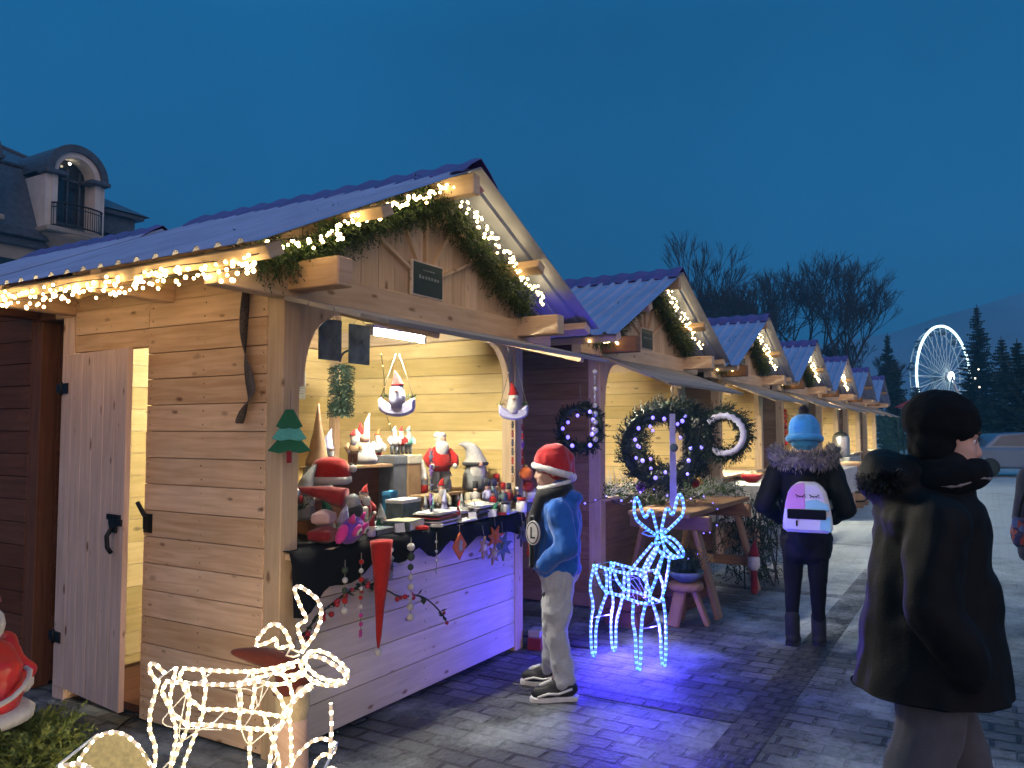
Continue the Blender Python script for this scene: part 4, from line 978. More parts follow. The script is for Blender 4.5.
# ------------------------------------------------------------------ rope-light reindeer
STEP = .0118
ROPE_R = [.006]
def rope(mb, pts, r=None, closed=False, it=1):
    r = r or ROPE_R[0]; P = smooth_path(pts, it, closed); mb.tube(resample(P, STEP, closed), r, 6, 0, closed, alt=[0, 1, 1])
def deer(name, label, loc, rz, led, rp, fwd=(0, 0), sc=1, seed=1, tilt=0, ayaw=0, glow_w=0, lean=False, rr=.006):
    t = thing(name, label, 'light-up reindeer', loc, rz, sc=sc); r0 = random.Random(seed)
    dx, dz = fwd; mats = [led, rp]; ROPE_R[0] = rr
    def H(x, y, z): return (x+dx, y, z+dz)
    ca, sa = math.cos(ayaw), math.sin(ayaw)
    def A(x, y, z): x -= .19; return (.19+dx+x*ca-y*sa, x*sa+y*ca, z+dz)
    for s in (-1, 1):
        y = s*.085
        b = MB(); rope(b, [(-.26, y, .62), (-.10, y, .605), (.06, y, .60), (.17, y, .62), (.24, y*.8, .52), (.22, y*.7, .42), (.13, y, .43), (-.04, y, .45), (-.17, y, .45)], closed=True); b.build('body_outline', mats, t)
        for rx in (-.14, .06):
            b = MB(); rope(b, [(rx, y, .605), (rx+.015, y*1.05, .53), (rx, y, .445)]); b.build('rib', mats, t)
        yy = s*.10
        b = MB(); rope(b, [(-.25, y, .62), (-.285, yy, .46), (-.24, yy, .35), (-.275, yy, .22), (-.265, yy, .005), (-.225, yy, .005), (-.225, yy, .20), (-.18, yy, .32), (-.13, y, .45)]); b.build('hind_leg', mats, t)
        b = MB(); k = .02*s; rope(b, [(.215, y, .44), (.205+k, yy, .30), (.20+k, yy, .005), (.162+k, yy, .005), (.158+k, yy, .22), (.13+k, yy, .31), (.11, y, .43)]); b.build('front_leg', mats, t)
        b = MB(); rope(b, [(.05, y*.8, .60), (.10+dx*.4, y*.55, .70+dz*.5), H(.17, y*.4, .82)]); rope(b, [(.24, y*.8, .50), (.25+dx*.5, y*.6, .62+dz*.4), H(.245, y*.4, .74)]); rope(b, [(.16, y*.8, .60), (.18+dx*.45, y*.6, .66+dz*.45), H(.21, y*.45, .79)]); b.build('neck', mats, t)
        b = MB()
        if lean:      # one antler upright with its hook turned back, the other drooping behind the head
            Q = [(.0, .0), (.075, .10), (.085, .20), (.01, .265), (-.03, .27), (.005, .17), (.03, .13), (-.015, .115), (-.01, .08), (.015, .01)]
            if s > 0: Q = [(-.05-q[1]*.55+q[0]*.2, .0+q[0]*.9+q[1]*.12) for q in Q]
            rope(b, [H(.19+x, s*(.03+.15*z), .87+z) for x, z in Q], it=1)
        else:
            rope(b, [A(.19, s*.02, .86), A(.20, s*.15, .93), A(.20, s*.25, .995), A(.19, s*.235, 1.115), A(.185, s*.20, 1.12), A(.19, s*.15, 1.0), A(.19, s*.125, .985), A(.19, s*.10, 1.03), A(.19, s*.07, 1.035), A(.19, s*.05, .98), A(.19, s*.012, .87)], it=1);
        b.build('antler', mats, t)
        b = MB(); rope(b, [H(.19, s*.035, .85), H(.26, s*.04, .86), H(.35, s*.03, .80), H(.375, s*.02, .76), H(.34, s*.025, .735), H(.25, s*.035, .745), H(.19, s*.035, .80)], closed=True); b.build('head', mats, t)
        b = MB(); b.tube([H(.18, s*.03, .87), H(.16, s*.09, .90), H(.155, s*.13, .885), H(.17, s*.08, .865), H(.18, s*.03, .86)], .004, 5, 1); b.build('ear', mats, t)
    b = MB()
    for (p) in ((-.26, .62), (-.1, .605), (.06, .60), (.17, .62), (.22, .42), (-.04, .45), (-.25, .26), (.17, .26)):
        b = MB(); b.tube([(p[0], -.09, p[1]), (p[0], .09, p[1])], .004, 5); b.build('crossbar', 'steel' if glow_w else 'white_paint', t)
    for q in range(5):
        p0 = Vector((r0.uniform(-.2, .1), r0.uniform(-.06, .06), .55)); P = [p0]+[p0+Vector((r0.uniform(-.12, .15), r0.uniform(-.05, .05), r0.uniform(-.2, .05))) for _ in range(3)]
        c_ = MB(); c_.tube(smooth_path(P, 3), .0025, 4); c_.build('cable_loop', 'steel' if glow_w else 'white_paint', t)
    if glow_w:    # the light-emitting diodes' own light
        for i, p in enumerate(((-.24, .06, .26), (.1, -.06, .42), (.18, .06, .24), (-.22, -.06, .22), (.24, .0, .60), (.02, .0, .28))):
            ld = bpy.data.lights.new('led_light', 'POINT'); ld.energy = glow_w; ld.color = (.06, .032, 1); ld.shadow_soft_size = .004
            lo = bpy.data.objects.new('led_light', ld); COL.objects.link(lo); lo.parent = t; lo.location = p
    if tilt:
        b = MB(); rope(b, [(-.26, 0, .62), (-.31, .0, .67), (-.33, 0, .64), (-.285, 0, .58)]); b.build('tail', mats, t)
    return t
deer('light_reindeer', 'standing reindeer of cold blue rope light on the paving', (5.045, 2.08, 0), R_(250), 'blue_led', 'blue_rope', (.07, .0), seed=3, glow_w=17, rr=.0095)
deer('light_reindeer', 'reindeer of warm white rope light by the corner of the near stall', (2.15, 2.555, 0), R_(-58), 'warm_led', 'warm_rope', (.10, -.16), .97, 5, 1, lean=True, rr=.0072)
ROPE_R[0] = .006
# rope-light sleigh in front of it
t = thing('light_sleigh', 'low sleigh of warm white rope light at the bottom edge of the view', 'light-up sleigh', (1.80, 2.24, 0), R_(-57))
ml = ['warm_led', 'warm_rope']
for s in (-1, 1):
    y = s*.13
    b = MB(); rope(b, [(-.52, y, .03), (-.2, y, .02), (.25, y, .02), (.40, y, .08), (.455, y, .22), (.42, y, .36), (.36, y, .38), (.35, y, .32)]); b.build('runner', ml, t)
    b = MB(); rope(b, [(-.50, y, .16), (-.52, y, .36), (-.42, y, .50), (-.34, y, .51), (-.26, y, .44), (-.2, y, .30), (.02, y, .26), (.18, y, .30), (.26, y, .42), (.33, y, .48), (.40, y, .46), (.39, y, .42), (.34, y, .42), (.30, y, .34), (.24, y, .16)], closed=True); b.build('side_outline', ml, t)
    b = MB(); rope(b, [(-.36, y, .16), (-.36, y, .03)]); rope(b, [(.10, y, .16), (.10, y, .03)]); b.build('strut', ml, t)
M['sleigh_net'] = plain('sleigh_net', (.80, .70, .34), .7, 0, .2, 60)
b = MB(); b.add([(x, y, z) for y in (-.125, .125) for x, z in ((-.51, .36), (-.42, .49), (-.34, .505), (-.25, .43), (-.2, .30), (.02, .26), (.02, .16), (-.48, .16))], [tuple(range(8)), tuple(reversed(range(8, 16)))]); b.build('side_panel', 'sleigh_net', t, solid=.004)
b = MB(); rope(b, [(.40, .0, .46), (.405, .0, .56), (.40, 0, .645)]); b.build('front_rod', ml, t)
b = MB()
for x, z in ((-.42, .50), (-.2, .30), (.18, .30), (.4, .46), (-.4, .16), (.2, .16)): b = MB(); b.tube([(x, -.13, z), (x, .13, z)], .005, 5); b.build('crossbar', 'white_paint', t)
# ------------------------------------------------------------------ red Santa figure and fir at the left edge
M['santa_red'] = plain('santa_red', (.52, .012, .015), .35, 0, .25, 6, .1, .5, .3)
t = thing('santa_figure', 'glossy red and white Santa figure cut by the left edge, above the fir', 'Santa figure', (1.572, 3.245, .46), -1.0)
def fold(v):
    v.co += v.co.normalized()*.010*math.sin(v.co.z*42+math.atan2(v.co.y, v.co.x)*2)
o = blob('suit', [('e', (0, 0, .10), (.16, .17, .11)), ('e', (.01, .0, .20), (.13, .14, .10)), ('c', (0, .13, .26), (.06, .17, .14), .05, .05), ('c', (0, -.12, .22), (.07, -.16, .11), .052, .05), ('c', (0, 0, .24), (-.02, 0, .34), .085, .05)], 'santa_red', t, .012, 3, .012, 9, fold)
b = MB(); b.lathe([(.14, -.01), (.185, .01), (.19, .035), (.165, .055)], 20); b.build('fur_hem', 'white_felt', t)
b = MB(); b.tube([(.165*math.cos(a), .17*math.sin(a), .13+.035*math.sin(a*2)) for a in [i*.3142 for i in range(20)]], .010, 6, closed=True); b.build('white_band', 'white_felt', t)
b = MB()
for s in (-1, 1): b.ball((.07, s*.165, .10), .042, 10)
b.build('cuff', 'white_felt', t)
b = MB(); b.ball((-.01, 0, .40), (.07, .07, .075), 12); h_ = b.build('head', 'skin', t)
b = MB(); b.ball((.035, 0, .36), (.05, .06, .07), 12); b.build('beard', 'white_felt', h_)
b = MB(); cone_hat(b, (-.01, 0, .44), .075, .16, (-.03, .05, -.02), 0); b.build('hat', 'santa_red', h_)
b = MB(); b.lathe([(.05, -.46), (.05, -.30), (.06, -.01)], 12); b.build('stand', 'black_iron', t)
t = thing('fir_bush', 'low green cypress-like fir at the bottom left corner', 'fir bush', (1.70, 3.10, 0))
b = MB(); b.tube([(0, 0, 0), (0, 0, .34)], [.02, .008], 6); b.build('trunk', 'bark', t)
b = MB()
for i in range(800):
    a = rng.random()*6.283; z = rng.random()**.8*.40+.03; rr = .38*(1-z/.52)*rng.uniform(.3, 1)
    p = Vector((rr*math.cos(a), rr*math.sin(a), z)); d = Vector((math.cos(a), math.sin(a), rng.uniform(-.2, .8)))
    sprig(b, p, d, rng.uniform(.07, .14), 9, .006, .035)
b.build('foliage', 'needles_y', t)

# ------------------------------------------------------------------ the wreath stall's goods
S2 = X0+PITCH
def wreath(label, pos, R, r, rz, mat='wreath_fir', n=0, ring=None, lights=0, group='fir wreaths hanging at the second stall', dens=1.0, rx=0):
    t = thing('fir_wreath', label, 'wreath', pos, rz, group, rx=rx)
    b = MB(); k = int(700*dens*R*r/.03)
    for i in range(k):
        a = rng.random()*6.283; ph = rng.random()*6.283
        c = Vector((0, R*math.cos(a), R*math.sin(a))); rad = Vector((0, math.cos(a), math.sin(a))); o = rad*math.cos(ph)+Vector((1, 0, 0))*math.sin(ph)
        tang = Vector((0, -math.sin(a), math.cos(a)))
        sprig(b, c+o*r*.35, o*.8+tang*rng.uniform(.1, .9), r*rng.uniform(.6, 1.05), 7, .006, .04)
    b.build('fir_ring', mat, t)
    b = MB(); b.tube([(0, R*math.cos(a*.2618), R*math.sin(a*.2618)) for a in range(24)], r*.4, 8, closed=True); b.build('straw_core', 'leafdark', t)
    if ring:
        b = MB(); pts = []
        for a in range(40): pts.append((-.06-r*.5, (R*.86+.008*math.sin(a*3))*math.cos(a*.157), (R*.86+.008*math.sin(a*3))*math.sin(a*.157)))
        b.tube(pts, .03, 8, closed=True); b.build('fluffy_ring', ring, t)
    for i in range(lights):
        a = i/lights*6.283+rng.uniform(-.2, .2); ph = rng.uniform(1.2, 4.4); o = Vector((0, math.cos(a), math.sin(a)))*math.cos(ph)+Vector((-1, 0, 0))*abs(math.sin(ph))
        add_bulb(t, Vector((0, R*math.cos(a), R*math.sin(a)))+o*r*1.05, _blue, rng.uniform(1.35, 1.9))
    b = MB(); b.tube([(0, 0, R), (0, 0, R+.18)], .003, 4); b.build('cord', 'string', t)
    return t
_b = MB(); _b.ball((0, 0, 0), .010, 6); _o = _b.build('bulb', 'blue_bulb'); _blue = _o.data; bpy.data.objects.remove(_o)
wreath('large dark wreath with blue lights, its hole showing the yellow stall', (6.40, 2.36, 1.40), .285, .10, R_(24), lights=18)
wreath('second large wreath with blue lights half hidden behind the first', (7.00, 2.46, 1.44), .32, .12, R_(24), lights=9)
wreath('small wreath with blue lights beside the boy and the post', (5.62, 2.72, 1.56), .16, .06, R_(30), lights=10)
wreath('dark bushy wreath carrying a fluffy lilac ring', (8.10, 2.30, 1.50), .22, .11, R_(18), ring='lilac_felt')
t = thing('ribbon', 'long lilac ribbon falling through the first large wreath', 'ribbon', (6.33, 2.22, 1.68))
b = MB(); b.prism([(-.02, 0), (.02, 0), (.026, -.75), (.0, -.79), (-.026, -.75)], .006, Matrix(((math.cos(-1.1), 0, 0, 0), (math.sin(-1.1), 0, 1, 0), (0, 1, 0, 0), (0, 0, 0, 1)))); b.build('band', 'lilac_felt', t); b = MB(); b.ball((0, -.01, -.28), .035, 10); b.build('bell', 'slate', t)
strand('tall white bead and drop strand hanging by the post of the wreath stall', (5.42, 2.50, 2.02), ['white_felt', '*silver', 'white_felt', '*white_felt', 'white_felt', 'silver', 'white_felt', 'white_felt', 'white_felt'], .063, None, .024)
t = thing('iron_post', 'slim pale post carrying the flap of the wreath stall', 'post', (5.60, 2.60, 0)) if False else None
# counter top greens
t = thing('greens_heap', 'heap of fir branches and dried twigs on the counter of the wreath stall', 'greenery', (0, 0, 0))
b = MB(); b2 = MB()
for i in range(1150):
    x = rng.uniform(S2+.05, S2+2.6); y = Y0-.12+rng.uniform(-.42, .28) if x > S2+.5 else Y0+rng.uniform(-.1, .3); z = .89+.22*abs(noise.noise(Vector((x*3, y*3, 0))))+rng.random()*.06
    if y < Y0-.1: z -= .06
    d = Vector((rng.uniform(-1, 1), rng.uniform(-1.2, .5), rng.uniform(-.35, .8)))
    if rng.random() < .62: sprig(b, (x, y, z), d, rng.uniform(.08, .18), 7, .006, .04)
    else: d.normalize(); b2.tube([Vector((x, y, z)), Vector((x, y, z))+d*.10, Vector((x, y, z))+d*.2+Vector((0, 0, .02))], [.004, .003, .001], 4)
b.build('fir_branches', 'needles', t); M['pale_twig'] = plain('pale_twig', (.30, .30, .32), .8); b2.build('twigs', 'pale_twig', t)
for i, (lab, x, y, h, m) in enumerate((('little white cone tree on the counter of the wreath stall', S2+.22, Y0+.08, .26, 'white_felt'), ('dark little tree on the counter of the wreath stall', S2+1.1, Y0+.05, .36, 'leafdark'))):
    cone_tree(lab, (x, y, .96), h, m, 'cone trees among the greens')
for i, (x, y, w_, lab) in enumerate(((6.75, 2.38, .34, 'dark crate of fir cuttings under the trestle, behind the splayed stool'), (7.25, 2.42, .30, 'dark crate of fir cuttings under the middle of the trestle'), (6.05, 2.50, .30, 'dark crate of fir cuttings between the wreath stall counter and the blue reindeer'))):
    t = thing('crate', lab, 'crate', (x, y, 0), rng.uniform(-.2, .2), 'crates of cuttings below the wreath stall')
    b = MB()
    for k in range(3):
        for s in (-1, 1): b.b2((-w_/2, s*.15-.008, .03+k*.10), (w_/2, s*.15+.008, .03+k*.10+.085)); b.b2((s*w_/2-.008, -.14, .03+k*.10), (s*w_/2+.008, .14, .03+k*.10+.085))
    b.b2((-w_/2, -.15, .0), (w_/2, .15, .028)); b.build('slats', 'brown_stain', t)
    b = MB()
    for k in range(170): a = rng.random()*6.283; sprig(b, (rng.uniform(-w_/2, w_/2), rng.uniform(-.14, .14), .24), (math.cos(a)*.7, math.sin(a)*.7, rng.uniform(.2, 1.3)), rng.uniform(.12, .30), 8, .006, .04)
    b.build('fir_cuttings', 'needles_d', t)
for i, (x, y, m, lab) in enumerate(((6.45, 2.55, 'purple_felt', 'purple bauble on the greens at the near end of the wreath counter'), (6.85, 2.40, 'silver', 'silver bauble on the greens behind the blue antlers'), (7.15, 2.30, 'dark_red', 'dark red bauble on the greens above the trestle leg'), (7.45, 2.36, 'gold', 'gold bauble on the greens left of the woman'))):
    t = thing('bauble', lab, 'bauble', (x, y, 1.06), 0, 'baubles among the greens'); b = MB(); b.ball((0, 0, 0), .045, 14); b.build('ball', m, t); b = MB(); b.lathe([(.01, 0), (.01, .015), (.002, .018)], 8, M4=Matrix.Translation((0, 0, .042))); b.build('cap', 'gold', t)
t = thing('blue_lights', 'scattered string of small blue lights over the greens and trestle', 'fairy lights', (0, 0, 0))
P = [(5.72, 2.76, .98), (5.8, 2.70, .96), (5.95, 2.66, 1.02), (6.1, 2.55, .90), (6.3, 2.5, 1.05), (6.5, 2.3, .98), (6.8, 2.15, .96), (7.0, 2.05, .86), (7.1, 2.1, .60), (6.9, 2.2, .66), (6.8, 2.15, .50), (6.6, 2.2, .42), (6.5, 2.25, .62), (6.4, 2.2, .36)]
b = MB(); b.tube(smooth_path(P, 2), .0025, 4); b.build('wire', 'black_iron', t)
for p in resample(smooth_path(P, 2), .13): add_bulb(t, p+Vector((rng.uniform(-.03, .03), rng.uniform(-.04, .0), rng.uniform(-.02, .03))), _blue, rng.uniform(.6, .95))
# trestle table in front
t = thing('trestle_table', 'rough plank table on A-shaped trestles before the wreath stall', 'trestle table', (0, 0, 0))
b = MB(); b.b2((6.28, 2.34, .83), (8.2, 2.60, .87)); b.b2((6.28, 2.07, .83), (8.2, 2.335, .87)); b.build('table_top', 'pine_brown', t, bev=.005)
for x in (6.55, 7.85):
    b = MB(); b.b2((x-.03, 1.98, .705), (x+.05, 2.68, .827)); b.build('cross_beam', 'pine_brown', t, bev=.005)
    for s, y in ((-1, 2.10), (1, 2.56)):
        b = MB(); b.beam((x+.0, y, .71), (x+.0, y+s*.18, .0), .04, .12, up=(1, 0, 0)); b.build('leg', 'pine_brown', t, bev=.005)
    b = MB(); b.beam((x+.05, 2.0, .27), (x+.05, 2.66, .27), .03, .09); b.build('tie', 'pine_brown', t, bev=.005)
# table skirt: dark panel and stuff under
t = thing('log_stool', 'splayed wooden stool with a dark bowl of twigs before the trestle', 'stool', (6.26, 2.10, 0), .4)
b = MB(); b.lathe([(.13, .27), (.14, .29), (.14, .32), (.12, .33)], 14); b.build('seat', 'pine_brown', t)
for a in (0.3, 2.4, 4.5):
    b = MB(); b.beam((.06*math.cos(a), .06*math.sin(a), .28), (.17*math.cos(a), .17*math.sin(a), 0), .10, .04, up=(0, 0, 1)); b.build('leg', 'pine_brown', t, bev=.005)
t = thing('twig_bowl', 'dark bowl filled with twigs standing on the splayed stool', 'bowl', (6.26, 2.10, .33))
b = MB(); b.lathe([(.06, 0), (.13, .05), (.15, .09), (.14, .09), (.11, .05), (.01, .02)], 16); b.build('bowl', 'slate', t)
b = MB()
for i in range(110):
    a = rng.random()*6.28; sprig(b, (.08*math.cos(a)*rng.random(), .08*math.sin(a)*rng.random(), .06), (math.cos(a)*.7, math.sin(a)*.7, rng.uniform(.4, 1.6)), rng.uniform(.1, .26), 8, .005, .035)
b.build('twigs', 'needles_d', t)
# red lantern gnome hanging at trestle end, dark greens hanging from the end of the table
t = thing('red_gnome', 'slim red gnome with white beard leaning at the end of the trestle table', 'gnome', (7.72, 1.92, 0), -2, sc=.8)
b = MB(); b.lathe([(.04, 0), (.045, .05), (.035, .30), (.05, .34)], 12); b.build('body', 'dark_red', t); b = MB(); b.lathe([(.01, .24), (.07, .32), (.07, .42), (.03, .46)], 12); b.build('beard', 'white_felt', t); b = MB(); cone_hat(b, (0, 0, .44), .07, .2, (.0, .03, 0), 0); b.build('hat', 'dark_red', t)
t = thing('hanging_greens', 'dark fir branches trailing from the end of the trestle table to the ground', 'greenery', (0, 0, 0))
b = MB()
for i in range(420):
    x = rng.uniform(8.0, 8.75); z = rng.random()*.85; y = 2.1+rng.uniform(-.3, .35)*(.5+z*.6)
    sprig(b, (x, y, z+.05), (rng.uniform(-.5, .5), rng.uniform(-.8, .3), rng.uniform(-1, .2)), rng.uniform(.1, .22), 7, .008, .05)
b.build('fir_branches', 'needles_d', t)
b = MB()
for i in range(9): p = Vector((rng.uniform(8, 8.7), rng.uniform(1.85, 2.2), .8)); b.tube([p, p+Vector((rng.uniform(-.1, .1), rng.uniform(-.1, .1), -.4)), p+Vector((rng.uniform(-.2, .2), -.1, -.8))], .007, 5)
b.build('stems', 'bark', t)
t = thing('dark_crate', 'purple-lit dark crate filling the space under the wreath counter', 'crate', (5.92, 2.68, 0)) if False else None
# ------------------------------------------------------------------ goods farther down the lane
def table(label, x0, x1, y0, y1, h=.9, m='white_felt'):
    t = thing('market_table', label, 'table', ((x0+x1)/2, (y0+y1)/2, 0), 0, 'tables with cloths along the lane')
    a, c = (x1-x0)/2, (y1-y0)/2
    b = MB(); b.b2((-a, -c, h-.03), (a, c, h)); b.build('table_top', 'pine_door', t)
    for sx in (-1, 1):
        for sy in (-1, 1): b = MB(); b.b2((sx*a-sx*.05-.02, sy*c-sy*.05-.02, 0), (sx*a-sx*.05+.02, sy*c-sy*.05+.02, h-.03)); b.build('leg', 'pine_door', t)
    vs = []; n = 40
    per = []
    for i in range(n):
        q = i/n*4; sd = int(q); u = (q-sd)*2-1
        p = [(u*a, -c), (a, u*c), (-u*a, c), (-a, -u*c)][sd]; per.append(p)
    for k, (z, e) in enumerate(((h+.006, 1.0), (h+.004, 1.02), (h-.15, 1.04), (h-.45, 1.06))):
        for i, p in enumerate(per): w_ = 1+(.02*math.sin(i*2.6) if k > 1 else 0); vs.append((p[0]*e*w_, p[1]*e*w_, z))
    fs = [(k*n+i, k*n+(i+1) % n, (k+1)*n+(i+1) % n, (k+1)*n+i) for k in range(3) for i in range(n)]+[tuple(reversed(range(n)))]
    b = MB(); b.add(vs, fs); b.build('cloth', m, t, solid=.004)
    return t
S3 = S2+PITCH
table('table under a pale cloth at the third stall, left of the woman', S3-.1, S3+1.9, 2.35, 2.95, .86)
t = thing('red_bowl', 'red bowl on the pale cloth at the third stall', 'bowl', (S3+.45, 2.6, .87)); b = MB(); b.lathe([(.06, 0), (.12, .05), (.13, .10), (.12, .10), (.1, .05), (.01, .02)], 14); b.build('bowl', 'berry', t)
def basket(label, pos):
    t = thing('bread_basket', label, 'basket', pos, .3, 'baskets at the third stall'); b = MB(); b.lathe([(.12, 0), (.16, .08), (.15, .08), (.11, .02), (.01, .015)], 16, sx=1.4); b.build('basket', 'tan_card', t)
    for i in range(4): b = MB(); b.ball((-.1+.07*i, rng.uniform(-.04, .04), .075), (.06, .045, .04), 10); b.build('loaf', 'beige_felt', t)
basket('basket of bread in front of the yellow wall of the third stall', (S3+.9, 2.75, .87)); basket('second bread basket farther right behind the first', (S3+1.35, 2.8, .87))
table('farther table under a white cloth, right of the woman', 14.6, 16.6, 2.15, 2.75, .84)
t = thing('steel_urn', 'tall steel urn with black lid standing at the fifth stall', 'urn', (18.9, 2.75, .95))
b = MB(); b.lathe([(.17, 0), (.18, .03), (.18, .42), (.15, .47)], 18); b.build('body', 'steel', t); b = MB(); b.lathe([(.16, .47), (.10, .53), (.02, .56), (.02, .60)], 14); b.build('lid', 'black_iron', t); b = MB(); b.tube([(0, -.18, .06), (0, -.24, .06), (0, -.24, .03)], .015, 6); b.build('tap', 'steel', t)
table('table under a grey-white cloth carrying the steel urn', 18.2, 19.9, 2.5, 3.0, .94, 'grey_felt')
for i, (lab, x, m) in enumerate((('brownish barrel before the fifth stall, nearest of two', 17.2, 'wood_toy'), ('brownish barrel before the fifth stall, farther of two', 17.9, 'wood_toy'))):
    t = thing('barrel', lab, 'barrel', (x, 2.35, 0), 0, 'barrels before the fifth stall'); b = MB(); b.lathe([(.24, 0), (.29, .25), (.30, .45), (.29, .65), (.24, .88)], 18); b.build('staves', m, t)
    for z in (.12, .3, .6, .76): b = MB(); b.lathe([(.272+.03*math.sin(z/.88*3.14), z), (.274+.03*math.sin(z/.88*3.14), z+.035)], 18); b.build('hoop', 'black_iron', t)
# reddish goods of the fourth stall
for i in range(6):
    t = thing('red_bag', ['red string of sweets hanging first in the fourth stall', 'red string of sweets hanging second in the fourth stall', 'orange string of sweets hanging third in the fourth stall', 'red string of sweets hanging fourth in the fourth stall', 'orange string of sweets hanging fifth in the fourth stall', 'red string of sweets hanging last in the fourth stall'][i], 'sweets', (S3+PITCH+.5+i*.27, Y0+.35, 1.9), 0, 'strings of sweets in the fourth stall')
    b = MB()
    for k in range(7): b.ball((rng.uniform(-.03, .03), 0, -.1*k), rng.uniform(.04, .06), 8)
    b.build('sweets', 'orange' if i in (2, 4) else 'red_felt', t)
t = thing('red_canopy', 'small red canopy far down the lane beside the dark hood', 'canopy', (33, 1.9, 0))
b = MB(); b.add([(-1.2, -.9, 2.35), (1.2, -.9, 2.35), (1.2, .9, 2.35), (-1.2, .9, 2.35), (0, 0, 2.9)], [(0, 1, 4), (1, 2, 4), (2, 3, 4), (3, 0, 4), (3, 2, 1, 0)]); b.build('roof', 'red_felt', t)
for x in (-1.1, 1.1):
    for y in (-.8, .8): b = MB(); b.tube([(x, y, 0), (x, y, 2.36)], .03, 6); b.build('pole', 'black_iron', t)

for lab, P in (('black power cable running from the blue reindeer to the stall corner', [(5.2, 2.4, .008), (5.15, 2.6, .008), (5.3, 2.8, .008), (5.2, 3.1, .008)]), ('black power cable running from the warm reindeer to the open stall door', [(2.05, 2.9, .008), (2.2, 3.2, .008), (2.35, 3.5, .008), (2.45, 3.8, .008), (2.62, 3.95, .008), (2.75, 3.97, .02), (2.8, 3.95, .08)])):
    b = MB(); b.tube(smooth_path(P, 3), .007, 6); tag(b.build('power_cable', 'black_iron'), lab, 'cable')
# ------------------------------------------------------------------ people (local frame: facing +x, left is +y)
M['skin_face'] = plain('skin_face', (.55, .34, .27), .5, 0, .12, 14, .1, .4)
M['coat_black'] = fabric('coat_black', (.0032, .0036, .005), 140, .7, 0); M['knit_black'] = fabric('knit_black', (.0045, .0045, .006), 160, .95, 0)
M['jeans_grey'] = fabric('jeans_grey', (.10, .10, .12), 200, .9, .1, .35); M['sweat_grey'] = fabric('sweat_grey', (.44, .46, .50), 160, .95, .3, .2)
M['jacket_blue'] = fabric('jacket_blue', (.015, .13, .55), 120, .8, .3, .3); M['santa_hat'] = fabric('santa_hat', (.50, .012, .02), 80, .9, .4)
M['plush_white'] = fabric('plush_white', (.72, .71, .72), 50, 1, .5); M['boot_black'] = plain('boot_black', (.005, .005, .006), .8)
M['shoe_black'] = plain('shoe_black', (.018, .018, .02), .6); M['shoe_white'] = plain('shoe_white', (.65, .65, .65), .55)
M['hat_blue'] = fabric('hat_blue', (.06, .36, .80), 90, .95, .3); M['fur_grey'] = leaf('fur_grey', (.10, .09, .09), (.34, .31, .31)); M['fur_black'] = leaf('fur_black', (.002, .002, .003), (.009, .008, .009)); M['pom_dark'] = leaf('pom_dark', (.02, .015, .02), (.08, .06, .07))
M['eye_white'] = plain('eye_white', (.7, .7, .7), .2); M['eye_dark'] = plain('eye_dark', (.01, .008, .008), .15); M['brow'] = plain('brow', (.05, .035, .03), .9)
M['bag_white'] = plain('bag_white', (.70, .70, .76), .35, 0, .12, 5, .05, .5, .2); M['bag_pink'] = plain('bag_pink', (.66, .30, .62), .35, 0, .15, 5); M['bag_teal'] = plain('bag_teal', (.28, .62, .66), .35, 0, .15, 5)
M['scarf_black'] = fabric('scarf_black', (.014, .014, .018), 70, .95, .2); M['scarf_red'] = fabric('scarf_red', (.5, .02, .03), 70)
M['far_coat'] = fabric('far_coat', (.02, .025, .035), 60); M['navy_coat'] = fabric('navy_coat', (.02, .025, .045), 90)
def head_prims(c, s=1.0, yaw=0, pitch=0, ears=True):
    R = Matrix.Rotation(yaw, 3, 'Z') @ Matrix.Rotation(pitch, 3, 'Y'); c = Vector(c)
    def p(x, y, z): return c+R @ (Vector((x, y, z))*s)
    def r(a, b, d): return (a*s, b*s, d*s)
    L = [('e', p(-.012, 0, .035), r(.098, .076, .092), R), ('e', p(.030, 0, -.015), r(.060, .060, .092), R), ('e', p(.038, 0, -.075), r(.042, .044, .036), R),
         ('e', p(.066, 0, -.092), r(.020, .022, .018), R), ('c', p(.080, 0, .014), p(.099, 0, -.030), .009*s, .0115*s), ('e', p(.092, .010, -.036), r(.009, .008, .008), R), ('e', p(.092, -.010, -.036), r(.009, .008, .008), R),
         ('c', p(.078, .014, .026), p(.070, .045, .026), .011*s, .010*s), ('c', p(.078, -.014, .026), p(.070, -.045, .026), .011*s, .010*s),
         ('e', p(.060, .036, -.026), r(.022, .020, .020), R), ('e', p(.060, -.036, -.026), r(.022, .020, .020), R),
         ('c', p(.086, -.018, -.060), p(.086, .018, -.060), .008*s, .008*s), ('c', p(.083, -.015, -.071), p(.083, .015, -.071), .009*s, .009*s)]
    if ears: L += [('e', p(-.012, .076, -.012), r(.020, .010, .030), R), ('e', p(-.012, -.076, -.012), r(.020, .010, .030), R)]
    return L, p, R
def add_face(t, p, R, s=1.0):
    for sy in (-1, 1):
        b = MB(); b.ball(p(.0685, sy*.031, .006), .0115*s, 10, 0, R); e = b.build('eye', 'eye_white', t)
        b = MB(); b.ball(p(.0775, sy*.032, .006), (.004*s, .0066*s, .0066*s), 8, 0, R); b.build('iris', 'eye_dark', e)
        b = MB(); b.tube([p(.090, sy*.014, .030), p(.088, sy*.030, .036), p(.076, sy*.048, .030)], .0042*s, 6); b.build('eyebrow', 'brow', t)
